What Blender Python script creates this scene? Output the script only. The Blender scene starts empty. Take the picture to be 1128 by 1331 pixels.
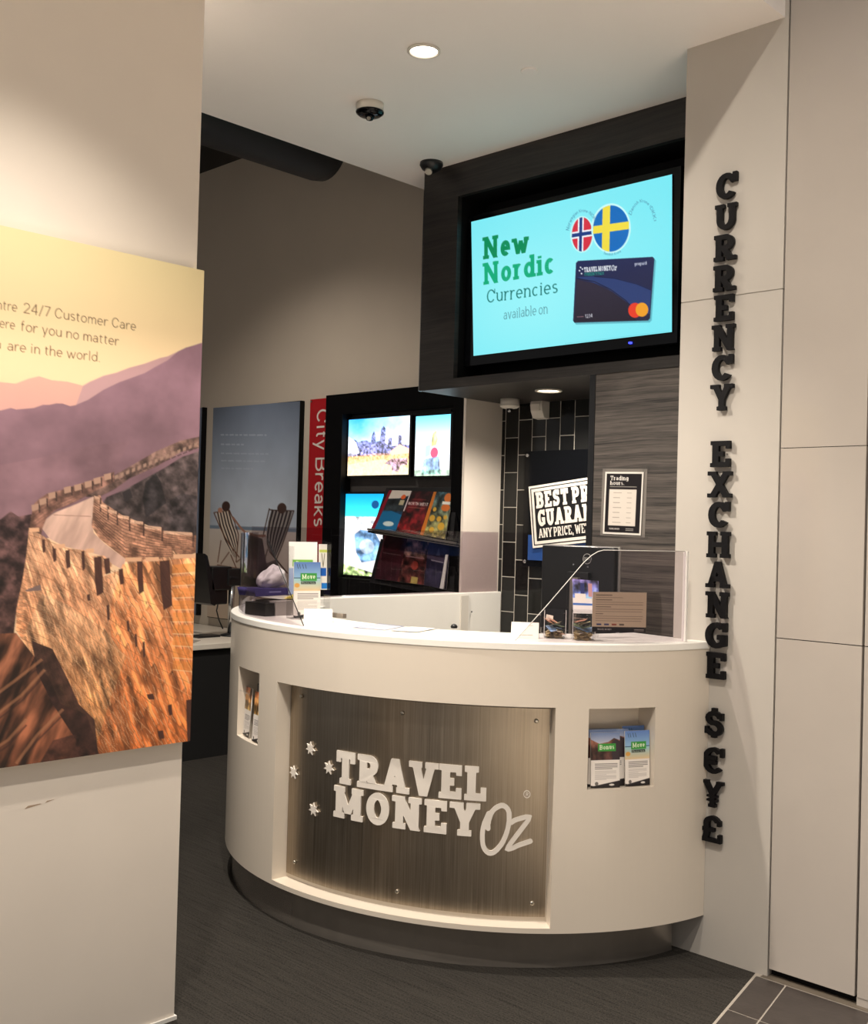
import bpy, bmesh, math, random
import numpy as np
from mathutils import Vector, Matrix
random.seed(7); RNG = np.random.default_rng(7)
C = bpy.context.scene.collection
PI = math.pi

# ------------------------------------------------------------------ object helpers
def link(name, verts, faces, mat, parent=None, mats=None, midx=None, smooth=False, cols=None):
    me = bpy.data.meshes.new(name)
    me.from_pydata([tuple(v) for v in verts], [], [tuple(f) for f in faces])
    for m in (mats or [mat]): me.materials.append(m)
    if midx is not None: me.polygons.foreach_set('material_index', midx)
    if smooth: me.polygons.foreach_set('use_smooth', [True]*len(me.polygons))
    me.update()
    o = bpy.data.objects.new(name, me); C.objects.link(o)
    if parent: o.parent = parent
    return o
def tag(o, label, cat, group=None, kind=None):
    o['label'] = label; o['category'] = cat
    if group: o['group'] = group
    if kind: o['kind'] = kind
    return o
def struct(o):
    o['kind'] = 'structure'; return o
def empty(name, label, cat, loc=(0,0,0), group=None):
    o = bpy.data.objects.new(name, None); C.objects.link(o); o.empty_display_size = .05
    ORG[o.name] = Vector(loc)
    return tag(o, label, cat, group)
ORG = {}
def settle():
    """put every empty at the base of its thing, and every mesh thing's origin at its own base"""
    bpy.context.view_layer.update()
    for o in list(C.objects):
        if o.type == 'EMPTY' and o.parent is None and o.children:
            p = ORG.get(o.name, Vector((0,0,0)))
            o.location = p
            for c in o.children: c.location = c.location - p
class MB:
    """collects solids into one mesh"""
    def __init__(s): s.v=[]; s.f=[]; s.s=[]
    def add(s, v, f, sm=False):
        n=len(s.v); s.v += [tuple(p) for p in v]; s.f += [tuple(i+n for i in q) for q in f]; s.s += [sm]*len(f); return s
    def box(s, x0,x1,y0,y1,z0,z1):
        v=[(x,y,z) for z in (z0,z1) for y in (y0,y1) for x in (x0,x1)]
        return s.add(v,[(0,2,3,1),(4,5,7,6),(0,1,5,4),(2,6,7,3),(0,4,6,2),(1,3,7,5)])
    def rbox(s, x0,x1,y0,y1,z0,z1,r,seg=3):
        """box with rounded vertical corners and small chamfered rims"""
        pts=[]
        for cx,cy,a in ((x1-r,y1-r,0),(x0+r,y1-r,90),(x0+r,y0+r,180),(x1-r,y0+r,270)):
            for i in range(seg+1):
                t=math.radians(a+90*i/seg); pts.append((cx+r*math.cos(t),cy+r*math.sin(t)))
        return s.prism(pts,z0,z1)
    def prism(s, pts, z0, z1):
        n=len(pts)
        v=[(x,y,z0) for x,y in pts]+[(x,y,z1) for x,y in pts]
        f=[tuple(range(n))[::-1],tuple(range(n,2*n))]+[(i,(i+1)%n,(i+1)%n+n,i+n) for i in range(n)]
        return s.add(v,f)
    def slab(s, pts, nrm, t):
        """polygon in space given thickness t along -nrm"""
        nrm=Vector(nrm).normalized(); n=len(pts)
        v=[Vector(p) for p in pts]; v+= [p-nrm*t for p in v]
        f=[tuple(range(n)),tuple(range(n,2*n))[::-1]]+[(i,(i+1)%n,(i+1)%n+n,i+n) for i in range(n)]
        return s.add(v,f)
    def lathe(s, prof, c, axis=(0,0,1), n=32, caps=True):
        """prof: (radius, height) along axis from c"""
        ax=Vector(axis).normalized(); t=Vector((1,0,0)) if abs(ax.x)<.9 else Vector((0,1,0))
        u=ax.cross(t).normalized(); w=ax.cross(u); c=Vector(c); v=[]
        for r,h in prof:
            for i in range(n):
                a=2*PI*i/n; v.append(c+ax*h+u*(r*math.cos(a))+w*(r*math.sin(a)))
        f=[]
        for k in range(len(prof)-1):
            for i in range(n):
                j=(i+1)%n; f.append((k*n+i,k*n+j,(k+1)*n+j,(k+1)*n+i))
        s.add(v,f,True)
        if caps:
            b=len(s.v)-len(v)
            s.f.append(tuple(b+i for i in range(n))[::-1]); s.s.append(False)
            s.f.append(tuple(b+(len(prof)-1)*n+i for i in range(n))); s.s.append(False)
        return s
    def tube(s, pts, r, n=10):
        pts=[Vector(p) for p in pts]; v=[]
        up=None
        for k,p in enumerate(pts):
            d=(pts[min(k+1,len(pts)-1)]-pts[max(k-1,0)]).normalized()
            if up is None:
                up=Vector((0,0,1)) if abs(d.z)<.9 else Vector((1,0,0))
            u=d.cross(up).normalized(); w=u.cross(d).normalized(); up=w
            rr=r[k] if isinstance(r,(list,tuple)) else r
            for i in range(n):
                a=2*PI*i/n; v.append(p+u*(rr*math.cos(a))+w*(rr*math.sin(a)))
        f=[(k*n+i,k*n+(i+1)%n,(k+1)*n+(i+1)%n,(k+1)*n+i) for k in range(len(pts)-1) for i in range(n)]
        s.add(v,f,True)
        b=len(s.v)-len(v)
        s.f.append(tuple(b+i for i in range(n))[::-1]); s.s.append(False)
        s.f.append(tuple(b+(len(pts)-1)*n+i for i in range(n))); s.s.append(False)
        return s
    def build(s, name, mat, parent=None, bevel=0):
        o=link(name,s.v,s.f,mat,parent); o.data.polygons.foreach_set('use_smooth',s.s)
        bm=bmesh.new(); bm.from_mesh(o.data); bmesh.ops.recalc_face_normals(bm,faces=bm.faces); bm.to_mesh(o.data); bm.free()
        if bevel:
            m=o.modifiers.new('bevel','BEVEL'); m.width=bevel; m.segments=2; m.limit_method='ANGLE'; m.angle_limit=math.radians(50)
        return o

# ------------------------------------------------------------------ materials
def srgb(c): return tuple(((x/255)/12.92 if x/255<=.04045 else ((x/255+.055)/1.055)**2.4) for x in c)
def nt(name):
    m=bpy.data.materials.new(name); m.use_nodes=True; t=m.node_tree; t.nodes.clear()
    out=t.nodes.new('ShaderNodeOutputMaterial'); return m,t,out
def N(t,kind,**kw):
    n=t.nodes.new(kind)
    for k,v in kw.items():
        if k.startswith('_'): setattr(n,k[1:],v)
        else: n.inputs[k.replace('__',' ')].default_value=v
    return n
def plain(name, c, rough=.5, metal=0, spec=.5, noise=0, nscale=8, bump=0, bscale=60):
    m,t,out=nt(name); b=N(t,'ShaderNodeBsdfPrincipled',Roughness=rough,Metallic=metal); b.inputs['Specular IOR Level'].default_value=spec
    t.links.new(b.outputs[0],out.inputs[0]); col=(*srgb(c),1); b.inputs['Base Color'].default_value=col
    tc=N(t,'ShaderNodeTexCoord')
    nz=N(t,'ShaderNodeTexNoise',Scale=nscale,Detail=4.0); t.links.new(tc.outputs['Object'],nz.inputs['Vector'])
    r=N(t,'ShaderNodeValToRGB'); e=r.color_ramp.elements
    e[0].position=.3; e[1].position=.7
    e[0].color=tuple(x*(1-noise) for x in col[:3])+(1,); e[1].color=tuple(min(1,x*(1+noise*.5)) for x in col[:3])+(1,)
    t.links.new(nz.outputs['Fac'],r.inputs[0]); t.links.new(r.outputs[0],b.inputs['Base Color'])
    if bump:
        n2=N(t,'ShaderNodeTexNoise',Scale=bscale,Detail=3.0); t.links.new(tc.outputs['Object'],n2.inputs['Vector'])
        bp=N(t,'ShaderNodeBump',Strength=bump,Distance=.002); t.links.new(n2.outputs['Fac'],bp.inputs['Height']); t.links.new(bp.outputs[0],b.inputs['Normal'])
    return m
def glassmat(name, tint, ior=1.45, rough=.02):
    m,t,out=nt(name); tr=N(t,'ShaderNodeBsdfTransparent'); tr.inputs[0].default_value=(*tint,1)
    gl=N(t,'ShaderNodeBsdfGlossy',Roughness=rough); fr=N(t,'ShaderNodeFresnel',IOR=ior); mx=N(t,'ShaderNodeMixShader')
    ge=N(t,'ShaderNodeNewGeometry'); inv=N(t,'ShaderNodeMath',_operation='SUBTRACT'); inv.inputs[0].default_value=1; t.links.new(ge.outputs['Backfacing'],inv.inputs[1])
    ml=N(t,'ShaderNodeMath',_operation='MULTIPLY'); t.links.new(fr.outputs[0],ml.inputs[0]); t.links.new(inv.outputs[0],ml.inputs[1])
    t.links.new(ml.outputs[0],mx.inputs[0]); t.links.new(tr.outputs[0],mx.inputs[1]); t.links.new(gl.outputs[0],mx.inputs[2]); t.links.new(mx.outputs[0],out.inputs[0])
    return m
def emis(name, c, s):
    m,t,out=nt(name); e=N(t,'ShaderNodeEmission',Strength=s); e.inputs[0].default_value=(*srgb(c),1); t.links.new(e.outputs[0],out.inputs[0]); return m
def printmat(name, rough=.45, emit=0, spec=.4):
    m,t,out=nt(name); a=N(t,'ShaderNodeAttribute',_attribute_name='col')
    b=N(t,'ShaderNodeBsdfPrincipled',Roughness=rough); b.inputs['Specular IOR Level'].default_value=spec
    if emit:
        b.inputs['Base Color'].default_value=(.01,.01,.01,1)
        t.links.new(a.outputs['Color'],b.inputs['Emission Color']); b.inputs['Emission Strength'].default_value=emit
    else: t.links.new(a.outputs['Color'],b.inputs['Base Color'])
    t.links.new(b.outputs[0],out.inputs[0]); return m
def woodmat(name, dark, light, zs=26, xs=1.6, off=0):
    m,t,out=nt(name); tc=N(t,'ShaderNodeTexCoord'); mp=N(t,'ShaderNodeMapping'); mp.inputs['Scale'].default_value=(xs,xs,zs); mp.inputs['Location'].default_value=(off,0,off)
    t.links.new(tc.outputs['Object'],mp.inputs[0])
    w0=N(t,'ShaderNodeTexNoise',Scale=1.3,Detail=2.0); t.links.new(tc.outputs['Object'],w0.inputs['Vector'])
    mx=N(t,'ShaderNodeVectorMath',_operation='MULTIPLY_ADD'); mx.inputs[1].default_value=(0,0,5)
    t.links.new(w0.outputs['Color'],mx.inputs[0]); t.links.new(mp.outputs[0],mx.inputs[2])
    n1=N(t,'ShaderNodeTexNoise',Scale=1.0,Detail=9.0,Roughness=.68,Distortion=.5); t.links.new(mx.outputs[0],n1.inputs['Vector'])
    mp2=N(t,'ShaderNodeMapping'); mp2.inputs['Scale'].default_value=(9,9,260); t.links.new(tc.outputs['Object'],mp2.inputs[0])
    n2=N(t,'ShaderNodeTexNoise',Scale=1.0,Detail=3.0); t.links.new(mp2.outputs[0],n2.inputs['Vector'])
    ad=N(t,'ShaderNodeMath',_operation='MULTIPLY_ADD'); ad.inputs[1].default_value=.35; t.links.new(n2.outputs['Fac'],ad.inputs[0]); t.links.new(n1.outputs['Fac'],ad.inputs[2])
    r=N(t,'ShaderNodeValToRGB'); e=r.color_ramp.elements; e[0].position=.5; e[1].position=.86
    e[0].color=(*srgb(dark),1); e[1].color=(*srgb(light),1)
    t.links.new(ad.outputs[0],r.inputs[0])
    b=N(t,'ShaderNodeBsdfPrincipled',Roughness=.45); t.links.new(r.outputs[0],b.inputs['Base Color']); t.links.new(b.outputs[0],out.inputs[0]); return m
def tilemat():
    """vertical running-bond black gloss tiles with pale grout, on a wall facing -Y"""
    m,t,out=nt('black_gloss_tile'); tc=N(t,'ShaderNodeTexCoord'); sx=N(t,'ShaderNodeSeparateXYZ'); t.links.new(tc.outputs['Object'],sx.inputs[0])
    cb=N(t,'ShaderNodeCombineXYZ'); ax=N(t,'ShaderNodeMath',_operation='ADD'); ax.inputs[1].default_value=.104
    az=N(t,'ShaderNodeMath',_operation='ADD'); az.inputs[1].default_value=.002
    t.links.new(sx.outputs['X'],ax.inputs[0]); t.links.new(sx.outputs['Z'],az.inputs[0])
    t.links.new(az.outputs[0],cb.inputs['X']); t.links.new(ax.outputs[0],cb.inputs['Y'])
    br=N(t,'ShaderNodeTexBrick',_offset=.5,_squash=1.0); t.links.new(cb.outputs[0],br.inputs['Vector'])
    br.inputs['Scale'].default_value=1; br.inputs['Brick Width'].default_value=.197; br.inputs['Row Height'].default_value=.0975; br.inputs['Mortar Size'].default_value=.0022; br.inputs['Mortar Smooth'].default_value=.1
    br.inputs['Color1'].default_value=(*srgb((13,13,13)),1); br.inputs['Color2'].default_value=(*srgb((38,38,37)),1); br.inputs['Mortar'].default_value=(*srgb((176,170,160)),1)
    rr=N(t,'ShaderNodeMapRange'); rr.inputs['To Min'].default_value=.12; rr.inputs['To Max'].default_value=.7; t.links.new(br.outputs['Fac'],rr.inputs['Value'])
    bp=N(t,'ShaderNodeBump',Strength=.4,Distance=.002); bp.invert=True; t.links.new(br.outputs['Fac'],bp.inputs['Height'])
    b=N(t,'ShaderNodeBsdfPrincipled'); b.inputs['Specular IOR Level'].default_value=.3; t.links.new(br.outputs['Color'],b.inputs['Base Color']); t.links.new(rr.outputs[0],b.inputs['Roughness']); t.links.new(bp.outputs[0],b.inputs['Normal'])
    t.links.new(b.outputs[0],out.inputs[0]); return m
def carpetmat():
    m,t,out=nt('charcoal_ribbed_carpet'); tc=N(t,'ShaderNodeTexCoord')
    mp=N(t,'ShaderNodeMapping'); mp.inputs['Scale'].default_value=(4,150,1); mp.inputs['Rotation'].default_value=(0,0,.12); t.links.new(tc.outputs['Object'],mp.inputs[0])
    n1=N(t,'ShaderNodeTexNoise',Scale=1.0,Detail=3.0); t.links.new(mp.outputs[0],n1.inputs['Vector'])
    n2=N(t,'ShaderNodeTexNoise',Scale=160.0,Detail=4.0,Roughness=.8); t.links.new(tc.outputs['Object'],n2.inputs['Vector'])
    st_=N(t,'ShaderNodeMath',_operation='MULTIPLY'); st_.inputs[1].default_value=.6; t.links.new(n1.outputs['Fac'],st_.inputs[0]); ad=N(t,'ShaderNodeMath',_operation='MULTIPLY_ADD'); ad.inputs[1].default_value=1.25; t.links.new(n2.outputs['Fac'],ad.inputs[0]); t.links.new(st_.outputs[0],ad.inputs[2])
    r=N(t,'ShaderNodeValToRGB'); e=r.color_ramp.elements; e[0].position=.62; e[1].position=1.25
    e[0].color=(*srgb((14,13,13)),1); e[1].color=(*srgb((60,57,53)),1)
    t.links.new(ad.outputs[0],r.inputs[0])
    bp=N(t,'ShaderNodeBump',Strength=.7,Distance=.006); t.links.new(ad.outputs[0],bp.inputs['Height'])
    b=N(t,'ShaderNodeBsdfPrincipled',Roughness=.95); b.inputs['Specular IOR Level'].default_value=.1
    t.links.new(r.outputs[0],b.inputs['Base Color']); t.links.new(bp.outputs[0],b.inputs['Normal']); t.links.new(b.outputs[0],out.inputs[0]); return m
def brushed(name,c,rough=.32,vert=True,aniso=True):
    m,t,out=nt(name); tc=N(t,'ShaderNodeTexCoord'); mp=N(t,'ShaderNodeMapping'); mp.inputs['Scale'].default_value=(260,260,3) if vert else (3,3,260)
    t.links.new(tc.outputs['Object'],mp.inputs[0]); n=N(t,'ShaderNodeTexNoise',Scale=1.0,Detail=3.0); t.links.new(mp.outputs[0],n.inputs['Vector'])
    n3=N(t,'ShaderNodeTexNoise',Scale=3.0,Detail=3.0); t.links.new(tc.outputs['Object'],n3.inputs['Vector'])
    ml=N(t,'ShaderNodeMath',_operation='MULTIPLY_ADD'); ml.inputs[1].default_value=.5; t.links.new(n3.outputs['Fac'],ml.inputs[0]); t.links.new(n.outputs['Fac'],ml.inputs[2])
    r=N(t,'ShaderNodeValToRGB'); e=r.color_ramp.elements; e[0].position=.5; e[1].position=1.0
    a=srgb(c); e[0].color=(a[0]*.78,a[1]*.77,a[2]*.75,1); e[1].color=(*[min(1,x*1.2) for x in a],1); t.links.new(ml.outputs[0],r.inputs[0])
    mr=N(t,'ShaderNodeMapRange'); mr.inputs['To Min'].default_value=rough-.08; mr.inputs['To Max'].default_value=rough+.12; t.links.new(n.outputs['Fac'],mr.inputs['Value'])
    b=N(t,'ShaderNodeBsdfPrincipled',Metallic=1.0); t.links.new(r.outputs[0],b.inputs['Base Color']); t.links.new(mr.outputs[0],b.inputs['Roughness'])
    bp=N(t,'ShaderNodeBump',Strength=.06,Distance=.001); t.links.new(n.outputs['Fac'],bp.inputs['Height']); t.links.new(bp.outputs[0],b.inputs['Normal'])
    t.links.new(b.outputs[0],out.inputs[0]); return m
M={}
M['paint']=plain('warm_white_paint',(222,212,200),.55,noise=.03,nscale=3)
M['paint_back']=plain('beige_wall_paint',(200,188,172),.6,noise=.04,nscale=2)
M['ceil']=plain('ceiling_paint',(244,238,234),.85,noise=.03,nscale=1.2)
M['pillar']=plain('satin_cream_panel',(182,176,168),.38,noise=.03,nscale=2.5)
M['stone']=plain('polished_stone_panel',(174,166,158),.08,spec=.5,noise=.05,nscale=2)
M['counter']=plain('cream_gloss_laminate',(216,205,190),.22,noise=.02,nscale=2)
M['ctop']=plain('white_countertop',(240,237,230),.3,noise=.01)
M['black']=plain('black_paint',(9,9,10),.6,spec=.2,noise=.1)
M['blackgloss']=plain('black_gloss',(6,7,10),.12,spec=.25,noise=.05)
M['blackplastic']=plain('black_plastic',(20,20,22),.35,noise=.1)
M['duct']=plain('black_duct_paint',(13,12,13),.6,noise=.2)
M['greypanel']=plain('dark_grey_panel',(64,60,58),.55,noise=.1)
M['steel']=brushed('brushed_steel',(168,156,140),.34)
M['kick']=plain('kick_plate_steel',(172,164,155),.26,metal=.72,noise=.12,nscale=6)
M['chrome']=plain('chrome',(205,205,205),.15,metal=1)
M['badge']=plain('badge_grey',(150,148,146),.4)
M['bolt']=plain('bolt_steel',(190,184,172),.3,metal=1)
M['letterwhite']=plain('white_letter_lacquer',(226,218,208),.4)
M['letterblack']=plain('black_letter_lacquer',(9,8,11),.55,spec=.2,noise=.2,nscale=40)
M['wood']=woodmat('charcoal_wood_laminate',(18,16,15),(48,43,40),zs=60)
M['wood2']=woodmat('charcoal_wood_panel',(30,28,27),(100,92,86),zs=64,off=3.3)
M['tile']=tilemat(); M['carpet']=carpetmat()
M['slate']=plain('slate_floor_tile',(58,52,49),.4,noise=.22,nscale=14,bump=.2)
M['bouncefloor']=plain('unseen_cream_bounce_floor',(226,216,202),.3,noise=.04)  # unseen floor colour, chosen pale to reflect light upwards
M['grout']=plain('pale_grout',(150,142,132),.8)
M['thresh']=plain('threshold_stone',(92,83,72),.6,noise=.15,nscale=30)
M['glass']=glassmat('smoky_acrylic_sheet',(.86,.83,.85))
M['clear']=glassmat('clear_acrylic',(.96,.96,.96))
M['edge']=plain('frosted_acrylic_edge',(225,222,216),.3)
M['cardwhite']=plain('white_card',(238,234,228),.6)
M['plasticwhite']=plain('white_plastic',(214,208,198),.4)
M['red']=plain('red_acrylic',(168,26,34),.25,noise=.05)
M['bag']=plain('white_crumpled_plastic',(190,182,186),.5,noise=.25,nscale=14,bump=.5,bscale=25)
M['lamp']=emis('lamp_glow',(255,238,215),14)
M['lamp2']=emis('lamp_glow_warm',(255,236,205),8)
M['led']=emis('blue_led',(60,70,255),3)
M['print']=printmat('printed_sheet'); M['printgloss']=printmat('glossy_print',.3)
M['tvemit']=printmat('lit_screen',.2,1.0); M['boxemit']=printmat('backlit_print',.3,1.9)
M['coin']=plain('coin_brass',(186,164,120),.4,metal=.5)
M['desk']=plain('pale_desk_laminate',(214,205,192),.35)
M['pblue']=plain('blue_plastic',(28,66,128),.4)
M['pebble']=plain('matt_black',(10,10,10),.8)  # flat matt black, used below the side desk top

# ------------------------------------------------------------------ stroke lettering
def ar(cx,cy,rx,ry,a0,a1,n=9):
    return [(cx+rx*math.cos(math.radians(a0+(a1-a0)*i/n)), cy+ry*math.sin(math.radians(a0+(a1-a0)*i/n))) for i in range(n+1)]
# glyph: width, list of strokes ('s' ribbon / 'd' level-cut diagonal), serif feet (x, y, side) ; y 0..1 = base..cap for capitals,
# for small letters 0..1 = base..x-height, 1..2 = x-height..ascender, -1..0 = descender
UP={
'A':(.82,[('d',0,0,.5,1),('d',1,0,.5,1),('s',[(.22,.3),(.78,.3)])],[(0,0),(1,0)]),
'B':(.74,[('s',[(0,0),(0,1)]),('s',[(0,1),(.55,1)]+ar(.55,.76,.38,.24,90,-90)+[(0,.52)]),('s',[(.5,.52)]+ar(.58,.26,.42,.26,90,-90)+[(0,0)])],[(-.0,0),(0,1)]),
'C':(.76,[('s',[(1,.68)]+ar(.5,.5,.5,.5,38,322,16)+[(1,.3)][:0]),('v',1,.66,1)],[]),
'D':(.78,[('s',[(0,0),(0,1)]),('s',[(0,1),(.42,1)]+ar(.42,.5,.58,.5,90,-90,14)+[(0,0)])],[(0,0),(0,1)]),
'E':(.7,[('s',[(.1,0),(.1,1)]),('s',[(0,1),(1,1)]),('s',[(.1,.5),(.75,.5)]),('s',[(0,0),(1,0)]),('v',1,.74,1),('v',1,0,.28)],[(.1,0),(.1,1)]),
'F':(.66,[('s',[(.1,0),(.1,1)]),('s',[(0,1),(1,1)]),('s',[(.1,.48),(.75,.48)]),('v',1,.72,1)],[(.1,0),(.1,1)]),
'G':(.8,[('s',ar(.5,.5,.5,.5,42,300,16)+[(.94,.1),(.94,.42),(.55,.42)]),('v',.95,.68,1)],[]),
'H':(.86,[('s',[(.08,0),(.08,1)]),('s',[(.92,0),(.92,1)]),('s',[(.08,.5),(.92,.5)])],[(.08,0),(.08,1),(.92,0),(.92,1)]),
'I':(.34,[('s',[(.5,0),(.5,1)])],[(.5,0),(.5,1)]),
'J':(.6,[('s',[(.8,1),(.8,.3)]+ar(.42,.3,.38,.3,0,-170))],[(.8,1)]),
'K':(.82,[('s',[(.05,0),(.05,1)]),('d',.1,.35,.95,1),('d',.35,.55,1,0)],[(.05,0),(.05,1),(.9,1),(.98,0)]),
'L':(.66,[('s',[(.1,0),(.1,1)]),('s',[(0,0),(1,0)]),('v',1,0,.36)],[(.1,0),(.1,1)]),
'M':(1.08,[('s',[(.06,0),(.06,1)]),('s',[(.94,0),(.94,1)]),('d',.04,1,.5,.08,.8),('d',.96,1,.5,.08,.8)],[(.06,0),(.06,1),(.94,0),(.94,1)]),
'N':(.88,[('s',[(.08,0),(.08,1)]),('s',[(.92,0),(.92,1)]),('d',.04,1,.96,0,.95)],[(.08,0),(.02,1),(.92,1)]),
'O':(.84,[('o',ar(.5,.5,.5,.5,0,360,24))],[]),
'P':(.74,[('s',[(.1,0),(.1,1)]),('s',[(0,1),(.6,1)]+ar(.6,.72,.4,.28,90,-90)+[(.1,.44)])],[(.1,0),(.1,1)]),
'Q':(.84,[('o',ar(.5,.5,.5,.5,0,360,24)),('d',.55,.3,.95,-.1)],[]),
'R':(.8,[('s',[(.1,0),(.1,1)]),('s',[(0,1),(.55,1)]+ar(.55,.74,.36,.26,90,-90)+[(.1,.48)]),('d',.45,.48,.92,0)],[(.1,0),(.1,1),(.95,0)]),
'S':(.68,[('s',[(.96,.72)]+ar(.5,.745,.46,.255,20,250,12)+ar(.5,.255,.5,.255,90,-160,12)),('v',.98,.7,1),('v',.02,0,.3)],[]),
'T':(.76,[('s',[(.5,0),(.5,1)]),('s',[(0,1),(1,1)]),('v',0,.7,1),('v',1,.7,1)],[(.5,0)]),
'U':(.82,[('s',[(.08,1),(.08,.4)]+ar(.5,.4,.42,.4,180,360,12)+[(.92,.4),(.92,1)])],[(.08,1),(.92,1)]),
'V':(.8,[('d',0,1,.5,0),('d',1,1,.5,0)],[(0,1),(1,1)]),
'W':(1.16,[('d',0,1,.25,0),('d',.5,.95,.25,0),('d',.5,.95,.75,0),('d',1,1,.75,0)],[(0,1),(1,1)]),
'X':(.84,[('d',0,0,1,1),('d',1,0,0,1)],[(0,0),(1,0),(0,1),(1,1)]),
'Y':(.82,[('s',[(.5,0),(.5,.45)]),('d',0,1,.5,.4),('d',1,1,.5,.4)],[(.5,0),(0,1),(1,1)]),
'Z':(.7,[('s',[(0,1),(1,1)]),('d',1,1,0,0),('s',[(0,0),(1,0)])],[]),
'0':(.64,[('o',ar(.5,.5,.5,.5,0,360,20))],[]),'1':(.44,[('s',[(.6,0),(.6,1)]),('d',.1,.75,.6,1)],[(.6,0)]),
'2':(.62,[('s',ar(.48,.7,.48,.3,165,-25,10)+[(.02,0),(1,0)])],[]),
'3':(.62,[('s',ar(.48,.75,.42,.25,160,-90,9)),('s',ar(.48,.26,.5,.26,90,-160,9))],[]),
'4':(.66,[('s',[(.74,0),(.74,1)]),('d',.0,.28,.74,1),('s',[(0,.28),(1,.28)])],[(.74,0)]),
'5':(.62,[('s',[(.95,1),(.15,1),(.1,.55)]+ar(.46,.32,.5,.32,110,-150,10))],[]),
'7':(.6,[('s',[(0,1),(1,1),(.3,0)])],[]),
'8':(.64,[('o',ar(.5,.76,.4,.24,0,360,14)),('o',ar(.5,.27,.5,.27,0,360,14))],[]),
'.':(.2,[('s',[(.5,-.04),(.5,.06)])],[]),',':(.22,[('d',.1,-.2,.6,.12)],[]),"'":(.2,[('s',[(.5,.75),(.5,1)])],[]),
'/':(.42,[('d',0,-.1,1,1.05)],[]),'-':(.4,[('s',[(0,.4),(1,.4)])],[]),'(':(.26,[('s',ar(1,.5,.8,.65,140,220,6))],[]),')':(.26,[('s',ar(0,.5,.8,.65,40,-40,6))],[]),
'$':(.7,[('s',[(.94,.68)]+ar(.5,.68,.44,.2,10,250,10)+ar(.5,.28,.48,.22,90,-165,12)),('s',[(.5,-.08),(.5,.14)]),('s',[(.5,.84),(.5,1.08)]),('v',.98,.62,.9),('v',.02,.06,.34)],[]),
'€':(.84,[('s',ar(.56,.5,.44,.5,42,318,16)),('s',[(0,.6),(.7,.6)]),('s',[(0,.4),(.7,.4)]),('v',.96,.68,1)],[]),
'¥':(.82,[('s',[(.5,0),(.5,.45)]),('d',0,1,.5,.45),('d',1,1,.5,.45),('t',[(.14,.4),(.86,.4)]),('t',[(.14,.22),(.86,.22)])],[(.5,0),(0,1),(1,1)]),
'£':(.78,[('s',ar(.62,.72,.34,.28,20,180,9)+[(.3,.3),(.2,0)]),('s',[(.02,0),(1,0)]),('s',[(0,.46),(.75,.46)]),('v',1,0,.3),('v',.96,.66,.92)],[]),
}
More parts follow.
